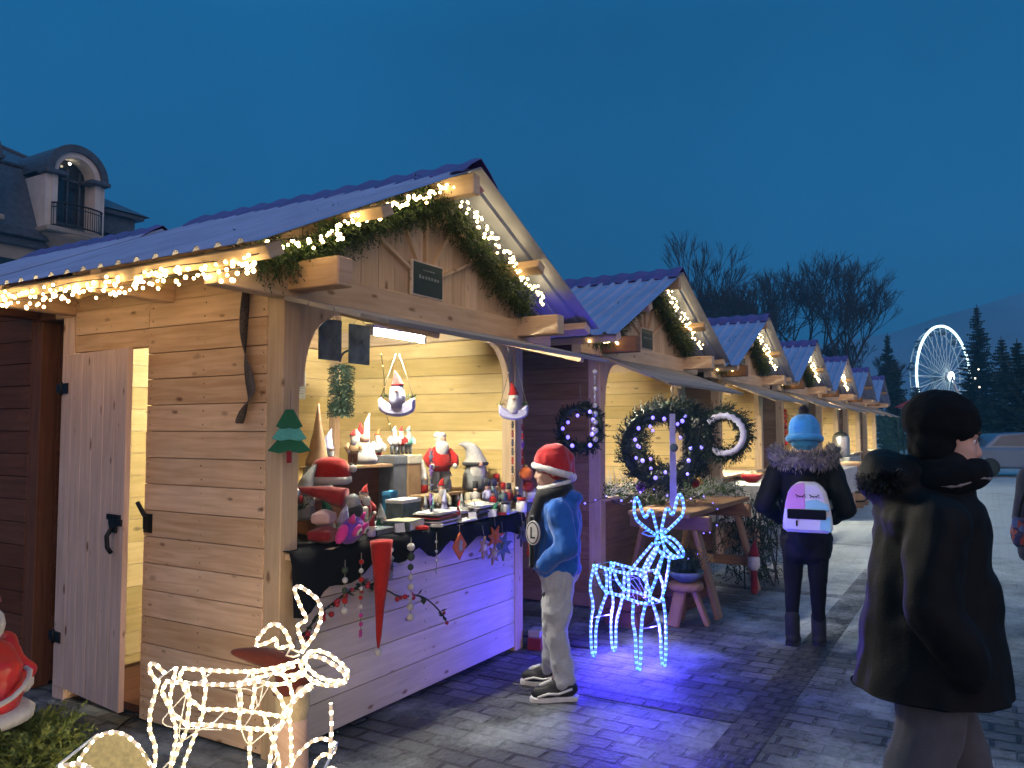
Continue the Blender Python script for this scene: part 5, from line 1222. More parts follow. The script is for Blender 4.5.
def hand_prims(w, f, side, s=1.0, curl=.5):
    """palm, four bent fingers and a thumb; w wrist, f pointing direction"""
    w = Vector(w); f = Vector(f).normalized(); z = Vector((0, 0, 1)); u = (z-f*z.dot(f))
    u = u.normalized() if u.length > .1 else Vector((1, 0, 0)); v = f.cross(u)*side
    L = [('c', w, w+f*.05*s, .022*s, .026*s), ('c', w+f*.05*s+u*.022*s, w+f*.075*s+u*.022*s, .016*s, .013*s), ('c', w+f*.05*s-u*.022*s, w+f*.07*s-u*.024*s, .016*s, .012*s)]
    for k, (o, ln) in enumerate(((.030, .07), (.011, .08), (-.009, .075), (-.028, .058))):
        a = w+f*.080*s+u*o*s; m = a+(f*.6+v*curl)*ln*.5*s; e = m+(f*.15+v)*ln*.42*s
        L += [('c', a-f*.02*s, m, .0095*s, .0085*s), ('c', m, e, .0085*s, .0065*s)]
    tb = w+f*.03*s+u*.028*s; L += [('c', tb, tb+(f*.6+u*.7+v*.4)*.035*s, .012*s, .010*s), ('c', tb+(f*.6+u*.7+v*.4)*.035*s, tb+(f*1.0+u*.6+v*.9)*.052*s, .010*s, .0075*s)]
    return L
def fur_ring(mb, pts, r, n, L, m=0, w=.006):
    P = resample(pts, .01, False)
    for i in range(n):
        p = rng.choice(P); a = Vector((rng.gauss(0, 1), rng.gauss(0, 1), rng.gauss(0, 1))).normalized()
        q = p+a*r*rng.uniform(.3, 1); d = (a+Vector((rng.gauss(0, .4), rng.gauss(0, .4), rng.gauss(0, .4)))).normalized(); x, y = frame_z(d); k = L*rng.uniform(.6, 1.2)
        mb.add([q-x*w, q+x*w, q+d*k], [(0, 1, 2)], [[(0, 0)]*3], rng.random(), m)
# --- boy in blue jacket
t = boy = thing('person', 'boy in blue jacket, grey sweatpants and Santa hat at the near counter', 'person', (4.235, 2.20, 0), R_(118))
hp, pf, Rh = head_prims((.045, 0, 1.305), .93, R_(4), R_(6))
body = hp+[('c', (.02, 0, 1.14), (.03, 0, 1.25), .045, .042), ('c', (0, 0, .85), (0, 0, 1.05), .11, .12), ('e', (0, 0, .76), (.11, .13, .10)),
      ('c', (0, .07, .74), (.0, .085, .42), .075, .052), ('c', (0, .085, .42), (-.0, .09, .08), .05, .033), ('c', (0, -.07, .74), (.0, -.085, .42), .075, .052), ('c', (0, -.085, .42), (0, -.09, .08), .05, .033),
      ('c', (0, .14, 1.09), (-.03, .19, .88), .048, .042), ('c', (-.03, .19, .88), (.03, .12, .80), .040, .030), ('c', (0, -.14, 1.09), (-.03, -.19, .88), .048, .042), ('c', (-.03, -.19, .88), (.03, -.12, .80), .040, .030)]
body += hand_prims((.03, .12, .80), (.1, -.8, -.5), 1, .8)+hand_prims((.03, -.12, .80), (.1, .8, -.5), -1, .8)
blob('body', body, 'skin_face', t, .0075, 2); add_face(t, pf, Rh, .93)
blob('jacket', [('c', (0, 0, .76), (0, 0, 1.05), .142, .140), ('e', (0, 0, .74), (.145, .16, .08)), ('e', (-.01, 0, 1.08), (.12, .175, .09)), ('c', (.0, 0, 1.10), (.015, 0, 1.19), .095, .072),
      ('c', (0, .155, 1.09), (-.045, .205, .88), .070, .064), ('c', (-.045, .205, .88), (.085, .150, .775), .062, .046), ('c', (0, -.155, 1.09), (-.045, -.205, .88), .070, .064), ('c', (-.045, -.205, .88), (.085, -.150, .775), .062, .046),
      ('e', (-.085, 0, 1.15), (.07, .12, .055))], 'jacket_blue', t, .009, 2, .022, 8)
b = MB(); b.tube([(.142, 0, .70), (.138, 0, .9), (.125, 0, 1.08)], .005, 5); b.build('zip', 'shoe_black', t)
pan = blob('trousers', [('e', (0, 0, .70), (.125, .15, .09)), ('c', (0, .075, .68), (.015, .095, .40), .098, .080), ('c', (.015, .095, .40), (-.03, .115, .11), .078, .058), ('c', (0, -.075, .68), (.02, -.10, .40), .098, .080), ('c', (.02, -.105, .40), (.04, -.135, .11), .078, .058),
      ('e', (-.03, .115, .115), (.062, .062, .045)), ('e', (.04, -.135, .115), (.062, .062, .045))], 'sweat_grey', t, .009, 2, .016, 13)
b = MB(); sh = [(-.03, 0), (-.02, .012), (.0, .012), (.016, .020), (.032, .026), (.028, .014), (.034, .004), (.018, .006), (.012, -.008), (.005, 0), (-.012, .002), (-.026, -.012)]
b.prism([(x*.95, y*.95) for x, y in sh], .004, Matrix(((-.45, 0, .9, .090), (.9, 0, .45, .155), (0, 1, 0, .60), (0, 0, 0, 1)))); b.build('leaping_cat_emblem', 'shoe_black', pan)
def shoe(t, x, y, rz, L=.25):
    R = Matrix.Translation((x, y, 0)) @ Matrix.Rotation(rz, 4, 'Z')
    o = blob('shoe', [('e', R @ Vector((.10, 0, .05)), (.085, .044, .042), R.to_3x3()), ('e', R @ Vector((-.01, 0, .065)), (.085, .042, .055), R.to_3x3()), ('c', R @ Vector((-.03, 0, .07)), R @ Vector((-.035, 0, .115)), .043, .043), ('e', R @ Vector((.04, 0, .075)), (.07, .035, .045), R.to_3x3())], 'shoe_black', t, .008, 2)
    b = MB(); pl = [(.19, 0), (.175, .035), (.10, .048), (0, .040), (-.08, .042), (-.10, 0), (-.08, -.042), (0, -.040), (.10, -.048), (.175, -.035)]; b.prism(pl, .028, R @ Matrix.Translation((0, 0, .0145))); b.build('sole', 'shoe_white', o, bev=.004)
    b = MB(); b.tube([R @ Vector(p) for p in ((.15, .042, .035), (.09, .050, .055), (.03, .046, .05), (-.05, .045, .075))], .007, 6); b.tube([R @ Vector(p) for p in ((.15, -.042, .035), (.09, -.050, .055), (.03, -.046, .05), (-.05, -.045, .075))], .007, 6); b.tube([R @ Vector(p) for p in ((.13, 0, .088), (.06, 0, .118))], .013, 6); b.build('white_stripe', 'shoe_white', o)
shoe(t, -.02, .115, .18); shoe(t, .05, -.135, -.28)
hat = blob('santa_hat', [('e', pf(-.018, 0, .060), (.113, .100, .105), Rh), ('e', pf(-.045, 0, .02), (.092, .094, .08), Rh), ('c', pf(-.05, 0, .10), pf(-.11, -.02, .06), .075, .055), ('c', pf(-.11, -.02, .06), pf(-.13, -.04, -.02), .05, .03)], 'santa_hat', t, .008, 3, .008, 14)
b = MB(); b.tube([pf(-.014+.113*math.cos(a)*.98, .099*math.sin(a), .0+.045*math.cos(a)) for a in [i*.262 for i in range(24)]], [.022+.002*math.sin(i*2.7) for i in range(24)], 8, closed=True); b.build('trim', 'plush_white', hat)
b = MB(); b.ball(pf(-.14, -.05, -.06), .03, 10); b.build('bobble', 'plush_white', hat)
sc = blob('scarf', [('c', (.08*math.cos(a)+.02, .095*math.sin(a), 1.185+.02*math.cos(a+3.1)), (.08*math.cos(a+.4)+.02, .095*math.sin(a+.4), 1.185+.02*math.cos(a+3.5)), .036, .036) for a in [i*.4 for i in range(16)]]+
      [('c', (.10, .05, 1.15), (.150, .075, 1.0), .040, .036), ('b', (.155, .085, .90), (.028, .12, .30)), ('c', (.09, -.06, 1.15), (.145, -.05, 1.02), .036, .034), ('b', (.150, -.055, .93), (.026, .11, .26))], 'scarf_black', t, .009, 2, .006, 10)
b = MB(); b.tube([(.09*math.cos(a)+.022, .105*math.sin(a), 1.222+.02*math.cos(a+3.1)) for a in [i*.314 for i in range(20)]], .015, 6, closed=True); b.build('white_edge', 'plush_white', sc)
b = MB(); b.beam((.132, .005, 1.14), (.172, .02, .80), .006, .028, up=(1, 0, 0)); b.build('red_edge', 'scarf_red', sc)
# round crest with the letter L, worn on the side of the hanging scarf end
Mc = Matrix.Translation((.145, .150, .955)) @ Matrix.Rotation(R_(62), 4, 'Z') @ Matrix(((0, 0, 1, 0), (1, 0, 0, 0), (0, 1, 0, 0), (0, 0, 0, 1)))
b = MB(); b.prism([(.046*math.cos(i*.3142), .070*math.sin(i*.3142)) for i in range(20)], .010, Mc); cr = b.build('crest', 'plush_white', sc)
b = MB(); b.prism([(.040*math.cos(i*.3142), .063*math.sin(i*.3142)) for i in range(20)], .014, Mc); b.build('crest_ring', 'shoe_black', cr)
b = MB(); b.prism([(.034*math.cos(i*.3142), .056*math.sin(i*.3142)) for i in range(20)], .018, Mc); b.build('crest_field', 'plush_white', cr)
b = MB(); b.prism([(-.012, .034), (-.003, .034), (-.003, -.022), (.018, -.022), (.018, -.031), (-.012, -.031)], .023, Mc); b.build('letter', 'shoe_black', cr)
# --- woman from behind
t = thing('person', 'woman from behind in black parka with grey fur hood and blue bobble hat', 'person', (6.09, 1.14, 0), R_(6))
hp, pf, Rh = head_prims((.05, 0, 1.485), .95, R_(10), R_(8))
body = hp+[('c', (.0, 0, 1.32), (.03, 0, 1.43), .05, .045), ('c', (0, 0, .95), (0, 0, 1.2), .12, .13), ('e', (0, 0, .88), (.12, .16, .12)),
      ('c', (0, .08, .86), (.02, .095, .47), .078, .050), ('c', (.02, .095, .47), (-.02, .10, .09), .048, .034), ('c', (0, -.08, .86), (-.02, -.075, .47), .078, .050), ('c', (-.02, -.075, .47), (.04, -.07, .09), .048, .034),
      ('c', (0, .17, 1.24), (-.05, .26, 1.0), .052, .045), ('c', (-.05, .26, 1.0), (.12, .17, .90), .042, .032), ('c', (0, -.17, 1.24), (-.05, -.26, 1.0), .052, .045), ('c', (-.05, -.26, 1.0), (.12, -.17, .90), .042, .032)]
body += hand_prims((.12, .17, .90), (.8, -.4, .1), 1, .95)+hand_prims((.12, -.17, .90), (.8, .4, .1), -1, .95)
blob('body', body, 'skin_face', t, .009, 2); add_face(t, pf, Rh, .95)
blob('parka', [('c', (0, 0, .78), (0, 0, 1.2), .165, .155), ('e', (0, 0, .76), (.16, .185, .10)), ('c', (0, .05, .74), (0, .05, .70), .13, .13), ('c', (0, -.05, .74), (0, -.05, .70), .13, .13), ('e', (0, 0, 1.25), (.13, .20, .10)),
      ('c', (0, .18, 1.24), (-.06, .275, .99), .085, .074), ('c', (-.06, .275, .99), (.10, .185, .90), .072, .052), ('c', (0, -.18, 1.24), (-.06, -.275, .99), .085, .074), ('c', (-.06, -.275, .99), (.10, -.185, .90), .072, .052), ('e', (-.10, 0, 1.30), (.09, .15, .09))], 'coat_black', t, .011, 3, .016, 6)
b = MB(); P = [(-.02-.15*math.cos(a), .20*math.sin(a), 1.365-.04*math.cos(a)) for a in [R_(-115+i*11.5) for i in range(21)]]; fur_ring(b, P, .062, 5200, .045); b.tube(P, .05, 8); b.build('fur_trim', 'fur_grey', t)
blob('leggings', [('e', (0, 0, .82), (.125, .165, .10)), ('c', (0, .082, .82), (.02, .097, .47), .092, .066), ('c', (.02, .097, .47), (-.02, .102, .14), .062, .043), ('c', (0, -.082, .82), (-.02, -.077, .47), .092, .066), ('c', (-.02, -.077, .47), (.04, -.072, .14), .062, .043)], 'knit_black', t, .010, 2, .004, 10)
for (x, y, rz) in ((-.02, .102, .1), (.04, -.072, -.05)):
    o = blob('boot', [('c', (x, y, .05), (x, y, .20), .052, .054), ('e', (x+.075, y, .045), (.10, .048, .045)), ('e', (x-.01, y, .04), (.065, .048, .04))], 'boot_black', t, .009, 2)
    b = MB(); b.prism([(x+.175, y), (x+.14, y+.045), (x+.04, y+.05), (x-.06, y+.045), (x-.075, y), (x-.06, y-.045), (x+.04, y-.05), (x+.14, y-.045)], .024, Matrix.Translation((0, 0, .0125))); b.build('sole', 'boot_black', o)
ht = blob('bobble_hat', [('e', pf(-.015, 0, .075), (.120, .112, .115), Rh), ('c', pf(-.012, 0, .0), pf(-.015, 0, .05), .108, .112)], 'hat_blue', t, .008, 2, .003, 30)
b = MB()
for i in range(900):
    a = Vector((rng.gauss(0, 1), rng.gauss(0, 1), rng.gauss(0, 1))).normalized(); q = pf(-.03, 0, .20)+a*.028; x, y = frame_z(a); b.add([q-x*.003, q+x*.003, q+a*.032], [(0, 1, 2)], [[(0, 0)]*3], rng.random())
b.ball(pf(-.03, 0, .20), .038, 10, rn=.2); b.build('pompom', 'pom_dark', ht)
b = MB(); b.tube([pf(-.014+.118*math.cos(a), .113*math.sin(a), -.005) for a in [i*.2244 for i in range(28)]], [.026+.0025*(i % 2) for i in range(28)], 8, closed=True); b.build('turned_brim', 'hat_blue', ht)
# backpack, a thing of its own worn on her back
t = thing('backpack', 'small pearly white, pink and teal backpack with sleepy lash eyes', 'backpack', (5.905, 1.09, .83), R_(6))
prof = [(.155, .0), (.165, .03), (.16, .10), (.145, .20), (.125, .28), (.09, .335), (.05, .352)]
pl = [(y, z) for y, z in prof]+[(-y, z) for y, z in reversed(prof)]
Mb = Matrix(((0, 0, 1, 0), (1, 0, 0, 0), (0, 1, 0, 0), (0, 0, 0, 1)))
b = MB(); b.prism(pl, .11, Mb); b.build('bag', 'bag_white', t, bev=.022)
b = MB(); b.prism([(.146, .165), (.128, .262), (.095, .322), (.05, .344), (.012, .347), (.012, .165)], .010, Matrix.Translation((-.0545, 0, 0)) @ Mb); b.build('pink_panel', 'bag_pink', t, bev=.003)
b = MB(); b.prism([(-.148, .155), (-.14, .20), (-.06, .235), (.009, .22), (.009, .165)], .010, Matrix.Translation((-.0545, 0, 0)) @ Mb); b.prism([(-.158, .01), (-.155, .12), (-.09, .10), (-.08, .03)], .010, Matrix.Translation((-.0545, 0, 0)) @ Mb); b.build('teal_panel', 'bag_teal', t, bev=.003)
b = MB(); b.b2((-.068, -.125, .095), (-.05, .130, .162)); b.build('black_band', 'knit_black', t, bev=.006)
b = MB()
for s in (-1, 1):
    c = s*.045-.005; b.tube([(-.0625, c-.032, .268), (-.0625, c-.018, .256), (-.0625, c, .252), (-.0625, c+.018, .256), (-.0625, c+.032, .268)], .0028, 5)
    for q in (-.028, -.012, .004, .02): b.tube([(-.0625, c+q, .255), (-.0625, c+q*1.25, .243)], .0018, 4)
b.build('lash_eyes', 'knit_black', t)
b = MB(); b.b2((-.062, .062, .045), (-.052, .074, .085)); b.build('zip_pull', 'knit_black', t)
for s in (-1, 1):
    b = MB(); b.tube(smooth_path([(.05, s*.10, .04), (.12, s*.21, .15), (.22, s*.19, .40), (.16, s*.12, .50), (.05, s*.07, .36)], 2), .013, 6); b.build('strap', 'knit_black', t)
# --- man at the right
t = thing('person', 'man in black beanie and long black hooded coat looking to the right', 'person', (2.885, .165, 0), R_(-78))
hp, pf, Rh = head_prims((.055, 0, 1.515), 1.02, R_(2), R_(7), ears=False)
body = hp+[('c', (.0, 0, 1.32), (.05, 0, 1.46), .062, .058), ('c', (0, 0, .95), (0, 0, 1.22), .14, .15), ('e', (0, 0, .88), (.13, .17, .12)),
      ('c', (0, .09, .86), (.10, .105, .47), .09, .064), ('c', (.10, .105, .47), (.14, .11, .09), .06, .042), ('c', (0, -.09, .86), (-.07, -.10, .47), .09, .064), ('c', (-.07, -.10, .47), (-.17, -.10, .09), .06, .042),
      ('c', (0, .19, 1.28), (-.02, .26, 1.02), .06, .052), ('c', (-.02, .25, 1.02), (.06, .18, .88), .046, .036), ('c', (0, -.19, 1.28), (-.02, -.26, 1.02), .06, .052), ('c', (-.02, -.25, 1.02), (.06, -.18, .88), .046, .036)]
body += hand_prims((.06, .17, .88), (.3, -.6, -.6), 1)+hand_prims((.06, -.17, .88), (.3, .6, -.6), -1)
body += [('e', pf(.05, .035, -.05), (.035, .022, .04), Rh), ('e', pf(.05, -.035, -.05), (.035, .022, .04), Rh)]
blob('body', body, 'skin_face', t, .0065, 2); add_face(t, pf, Rh, 1.04)
def hem(v):
    if v.co.z < .735: v.co.z = .735
blob('coat', [('c', (.0, 0, .82), (0, 0, 1.22), .205, .175), ('c', (.0, 0, .62), (.0, 0, .95), .235, .205), ('e', (-.01, 0, 1.27), (.16, .235, .12)), ('c', (0, 0, 1.30), (.03, 0, 1.40), .13, .105),
      ('c', (0, .20, 1.27), (-.03, .255, 1.02), .095, .082), ('c', (-.03, .255, 1.02), (.06, .195, .86), .078, .062), ('c', (0, -.20, 1.27), (-.03, -.255, 1.02), .095, .082), ('c', (-.03, -.255, 1.02), (.06, -.195, .86), .078, .062),
      ('e', (-.115, 0, 1.39), (.095, .16, .085)), ('e', (-.13, 0, 1.43), (.06, .12, .05)), ('e', (.03, 0, 1.0), (.185, .16, .22))], 'coat_black', t, .012, 3, .024, 5, hem)
b = MB(); P = [(-.03-.15*math.cos(a), .185*math.sin(a), 1.41-.03*math.cos(a)) for a in [R_(-58+i*5.8) for i in range(21)]]; fur_ring(b, P, .035, 3600, .016, 0, .004); b.build('hood_fur', 'fur_black', t)
blob('beanie', [('e', pf(-.018, 0, .062), (.117, .098, .100), Rh), ('e', pf(-.016, 0, .04), (.114, .100, .05), Rh), ('e', pf(-.035, 0, -.02), (.072, .090, .075), Rh), ('e', pf(-.03, 0, -.01), (.075, .092, .06), Rh)], 'knit_black', t, .008, 2, .005, 26)
sc = blob('scarf', [('c', (.085*math.cos(a)+.055, .10*math.sin(a), 1.395+.022*math.cos(a)), (.085*math.cos(a+.4)+.055, .10*math.sin(a+.4), 1.395+.022*math.cos(a+.4)), .045, .045) for a in [i*.4 for i in range(16)]]+
      [('c', (.095*math.cos(a)+.06, .085*math.sin(a), 1.435), (.095*math.cos(a+.4)+.06, .085*math.sin(a+.4), 1.435), .026, .026) for a in [i*.4 for i in range(16)]], 'knit_black', t, .009, 2, .008, 12)
b = MB(); b.tube([(.118*math.cos(a)+.058, .138*math.sin(a), 1.385+.02*math.cos(a)+.006*math.sin(a*5)) for a in [i*.2094 for i in range(30)]], .006, 6, closed=True); b.build('pale_stripe', 'fur_grey', sc)
blob('trousers', [('e', (0, 0, .80), (.155, .185, .11)), ('c', (0, .095, .80), (.10, .11, .47), .105, .085), ('c', (.10, .11, .47), (.14, .115, .06), .084, .072), ('c', (0, -.095, .80), (-.07, -.105, .47), .105, .085), ('c', (-.07, -.105, .47), (-.17, -.105, .06), .084, .072)], 'jeans_grey', t, .011, 3, .020, 7)
for x, y in ((.14, .115), (-.16, -.105)):
    o = blob('shoe', [('e', (x+.08, y, .05), (.11, .05, .045)), ('c', (x-.03, y, .05), (x-.03, y, .12), .055, .05), ('e', (x, y, .06), (.09, .048, .05))], 'boot_black', t, .010, 2)
    b = MB(); b.prism([(x+.19, y), (x+.15, y+.045), (x+.03, y+.05), (x-.08, y+.045), (x-.095, y), (x-.08, y-.045), (x+.03, y-.05), (x+.15, y-.045)], .024, Matrix.Translation((0, 0, .0125))); b.build('sole', 'boot_black', o)
# --- person cut by the right edge
t = thing('person', 'person in dark coat cut by the right edge, patterned bag at the elbow', 'person', (6.02, -.43, 0), R_(175))
hp, pf, Rh = head_prims((.03, 0, 1.50), .95)
blob('body', hp+[('c', (0, 0, 1.32), (.02, 0, 1.43), .05, .045), ('c', (0, 0, .95), (0, 0, 1.2), .12, .13), ('c', (0, .08, .86), (0, .09, .08), .08, .04), ('c', (0, -.08, .86), (0, -.09, .08), .08, .04), ('c', (0, .17, 1.24), (-.03, .22, .98), .05, .045), ('c', (-.03, .22, .98), (.06, .2, .78), .042, .03), ('c', (0, -.17, 1.24), (-.03, -.22, .98), .05, .045), ('c', (-.03, -.22, .98), (.06, -.2, .78), .042, .03)]+hand_prims((.06, .2, .78), (.3, 0, -1), 1)+hand_prims((.06, -.2, .78), (.3, 0, -1), -1), 'skin_face', t, .010, 2); add_face(t, pf, Rh, .95)
blob('coat', [('c', (0, 0, .76), (0, 0, 1.2), .165, .15), ('e', (0, 0, 1.25), (.125, .20, .09)), ('c', (0, .18, 1.24), (-.03, .235, .98), .082, .072), ('c', (-.03, .235, .98), (.06, .21, .78), .068, .055), ('c', (0, -.18, 1.24), (-.03, -.235, .98), .082, .072), ('c', (-.03, -.235, .98), (.06, -.21, .78), .068, .055), ('c', (0, 0, .74), (0, 0, .80), .18, .165)], 'navy_coat', t, .011, 3, .014, 6)
blob('trousers', [('e', (0, 0, .80), (.13, .16, .1)), ('c', (0, .085, .80), (0, .095, .08), .10, .062), ('c', (0, -.085, .80), (.02, -.095, .08), .10, .062)], 'navy_coat', t, .011, 2, .012, 8)
for y in (.095, -.095): blob('boot', [('c', (0, y, .05), (0, y, .2), .055, .06), ('e', (.07, y, .04), (.1, .048, .04))], 'boot_black', t, .010, 2)
blob('hat', [('e', pf(-.015, 0, .06), (.112, .1, .1))], 'knit_black', t, .01, 2)
M['bag_pattern'] = plain('bag_pattern', (.02, .02, .10), .6)
def patt():
    m, nt, b = newmat('patterned_cloth'); tc = N(nt, 'ShaderNodeTexCoord'); v = N(nt, 'ShaderNodeTexVoronoi'); v.inputs['Scale'].default_value = 28; nt.links.new(tc.outputs['Object'], v.inputs[0])
    s = N(nt, 'ShaderNodeSeparateColor'); nt.links.new(v.outputs['Color'], s.inputs[0]); c = mixc(nt, ramp(nt, s.outputs[0], .62, .66), (.012, .014, .06), (.20, .03, .02)); c = mixc(nt, ramp(nt, s.outputs[1], .7, .74), c, (.05, .09, .22)); nt.links.new(c, b.inputs['Base Color']); b.inputs['Roughness'].default_value = .7; return m
M['patterned_cloth'] = patt()
t = thing('shoulder_bag', 'dark blue bag with red flecks hanging at the right edge', 'bag', (6.03, -.17, .80), R_(175))
blob('bag', [('b', (0, 0, .11), (.24, .07, .17)), ('e', (0, 0, .09), (.14, .055, .09))], 'patterned_cloth', t, .010, 5, .008, 9)
b = MB(); b.tube(smooth_path([(-.10, 0, .18), (-.06, .03, .34), (.0, .10, .47), (.06, .03, .34), (.10, 0, .18)], 2), .008, 6); b.build('strap', 'knit_black', t)
# --- far walker
t = thing('person', 'small dark far-off person walking by the parked car', 'person', (31.3, .30, 0), R_(80))
hp, pf, Rh = head_prims((.03, 0, 1.56), 1)
blob('body', hp+[('c', (0, 0, 1.38), (.02, 0, 1.48), .05, .05), ('c', (0, 0, .95), (0, 0, 1.25), .13, .15), ('c', (0, .08, .86), (.16, .09, .46), .085, .06), ('c', (.16, .09, .46), (.10, .09, .06), .06, .05), ('c', (0, -.08, .86), (-.05, -.09, .46), .085, .06), ('c', (-.05, -.09, .46), (-.25, -.09, .10), .06, .05), ('c', (0, .18, 1.3), (-.08, .22, .85), .06, .04), ('c', (0, -.18, 1.3), (.12, -.22, .88), .06, .04)]+hand_prims((-.08, .22, .85), (.2, 0, -1), 1)+hand_prims((.12, -.22, .88), (.3, 0, -1), -1), 'skin_face', t, .014, 2)
blob('coat', [('c', (0, 0, .78), (0, 0, 1.25), .19, .17), ('c', (0, .19, 1.3), (-.08, .24, .88), .09, .065), ('c', (0, -.19, 1.3), (.12, -.24, .9), .09, .065), ('e', (-.02, 0, 1.42), (.13, .14, .1))], 'far_coat', t, .016, 3)
blob('trousers', [('c', (0, .08, .86), (.16, .09, .46), .10, .075), ('c', (.16, .09, .46), (.10, .09, .06), .075, .06), ('c', (0, -.08, .86), (-.05, -.09, .46), .10, .075), ('c', (-.05, -.09, .46), (-.25, -.09, .10), .075, .06)], 'far_coat', t, .016, 2)
blob('hat', [('e', pf(-.015, 0, .06), (.115, .1, .1))], 'knit_black', t, .012, 2)
for p in ((.12, .09), (-.23, -.09)): blob('shoe', [('e', (p[0]+.05, p[1], .05), (.13, .05, .05))], 'boot_black', t, .014, 1)
# ------------------------------------------------------------------ far things: car, trees, wheel, building, hill
M['car_paint'] = plain('car_paint', (.10, .14, .22), .35, .1, .1, 2, .02, .5, .5); M['car_glass'] = plain('car_glass', (.03, .04, .06), .08, 0, .1, 2, 0, .6); M['tyre'] = plain('tyre', (.015, .015, .016), .85)
M['headlight'] = glow('headlight', (.75, .88, 1), 5)
t = thing('parked_car', 'pale blue-grey parked car beyond the man, partly out of frame', 'car', (31.6, -1.0, 0), R_(-68))
prof = [(-2.0, .28), (-2.05, .55), (-2.0, .86), (-1.75, .95), (-1.45, .98), (-.95, 1.40), (-.1, 1.46), (.35, 1.40), (1.02, .98), (1.75, .88), (2.02, .74), (2.08, .45), (2.0, .25)]
low = [(-2.0, .28), (-2.05, .55), (-2.0, .86), (-1.75, .95), (-1.45, .97), (1.02, .97), (1.75, .88), (2.02, .74), (2.08, .45), (2.0, .25)]
Mx = Matrix(((1, 0, 0, 0), (0, 0, 1, 0), (0, 1, 0, 0), (0, 0, 0, 1)))
b = MB(); b.prism(low, 1.70, Mx); b.build('body', 'car_paint', t, bev=.08)
b = MB(); v0 = [(-1.45, .96), (-.95, 1.40), (-.1, 1.46), (.35, 1.40), (1.02, .96)]
vs = [(x, s*(.80-(z-.96)*.38), z) for s in (-1, 1) for x, z in v0]; b.add(vs, [(4, 3, 2, 1, 0), (5, 6, 7, 8, 9), (0, 1, 6, 5), (1, 2, 7, 6), (2, 3, 8, 7), (3, 4, 9, 8)]); cb = b.build('cabin', 'car_paint', t, bev=.04)
b = MB(); vs = [(.40, s*.60, 1.365) for s in (-1, 1)]+[(.985, s*.73, .99) for s in (1, -1)]; b.add([(x+.018, y, z+.012) for x, y, z in vs], [(0, 1, 2, 3)]); b.build('windscreen', 'car_glass', cb)
for s in (-1, 1):
    b = MB(); b.add([(x, s*(.815-(z-.96)*.38), z) for x, z in ((-1.2, 1.02), (-.85, 1.34), (-.1, 1.40), (.3, 1.34), (.82, 1.02))], [(0, 1, 2, 3, 4)]); b.build('side_window', 'car_glass', cb)
    b = MB(); b.ball((2.0, s*.62, .66), (.09, .19, .10), 10); b.build('headlight', 'headlight' if s > 0 else 'car_glass', t)
    b = MB(); b.ball((.75, s*.93, 1.0), (.08, .09, .07), 10); b.build('mirror', 'car_paint', t)
    for x in (-1.3, 1.3):
        b = MB(); b.lathe([(.16, -.1), (.29, -.1), (.31, -.06), (.31, .06), (.29, .1), (.16, .1)], 20, M4=Matrix.Translation((x, s*.79, .31)) @ Matrix.Rotation(R_(90), 4, 'X')); w = b.build('wheel', 'tyre', t)
        b = MB(); b.lathe([(.01, -.085), (.19, -.09), (.19, .09), (.01, .085)], 14, M4=Matrix.Translation((x, s*.80, .31)) @ Matrix.Rotation(R_(90), 4, 'X')); b.build('rim', 'steel', w)
b = MB(); b.b2((2.03, -.5, .40), (2.095, .5, .56)); b.build('grille', 'tyre', t)
# bare trees
def bare_tree(label, pos, h, spread, seed, trunk=.24, depth=6, name='bare_tree'):
    r0 = random.Random(seed); t = thing(name, label, 'tree', pos, 0, 'bare winter trees behind the stalls')
    tr = MB(); tw = MB()
    def grow(p, d, L, r, k):
        n = 3 if k < 3 else 2; P = [p]; q = p; dd = d
        for i in range(n):
            dd = (dd+Vector((r0.gauss(0, .10), r0.gauss(0, .10), r0.gauss(.03, .05)))).normalized(); q = q+dd*L/n; P.append(q)
        mb = tr if k < 2 else tw
        mb.tube(P, [r*(1-.35*i/n) for i in range(n+1)], 6 if k < 2 else 3, caps=False, rn=.5)
        if k >= depth: return
        m = r0.choice((3, 3, 4)) if k < depth-1 else r0.choice((3, 4, 5))
        for j in range(m):
            x, y = frame_z(dd); a = r0.random()*6.283; an = r0.uniform(.25, .75)*spread
            e = (dd*math.cos(an)+(x*math.cos(a)+y*math.sin(a))*math.sin(an)+Vector((0, 0, .12))).normalized()
            st = P[-1] if j < 2 else P[-2].lerp(P[-1], r0.random())
            grow(st, e, L*r0.uniform(.62, .82), max(.020, r*.60), k+1)
    grow(Vector((0, 0, 0)), Vector((0, 0, 1)), h*.31, trunk, 0)
    tr.build('trunk', 'bark', t); tw.build('crown', 'bark', t)
TL = ['tall narrow bare tree rising left behind the second stall roof', 'low bare tree right of the tall narrow one', 'bare tree with thin crown left of the largest crown', 'largest round bare crown behind the stall row',
      'bare crown touching the largest one on its right', 'small bare tree at the right end of the tree row']
for (lab, x, y, h, sp, sd) in ((TL[0], 66, 20.0, 16.0, .62, 1), (TL[1], 69, 18.0, 15.5, .8, 2), (TL[2], 71, 15.6, 16.5, .8, 8), (TL[3], 72.5, 13.1, 18.2, .9, 4), (TL[4], 74, 11.2, 15.5, .8, 5), (TL[5], 76, 9.4, 9.5, .75, 6)):
    bare_tree(lab, (x, y, 0), h, sp, sd)
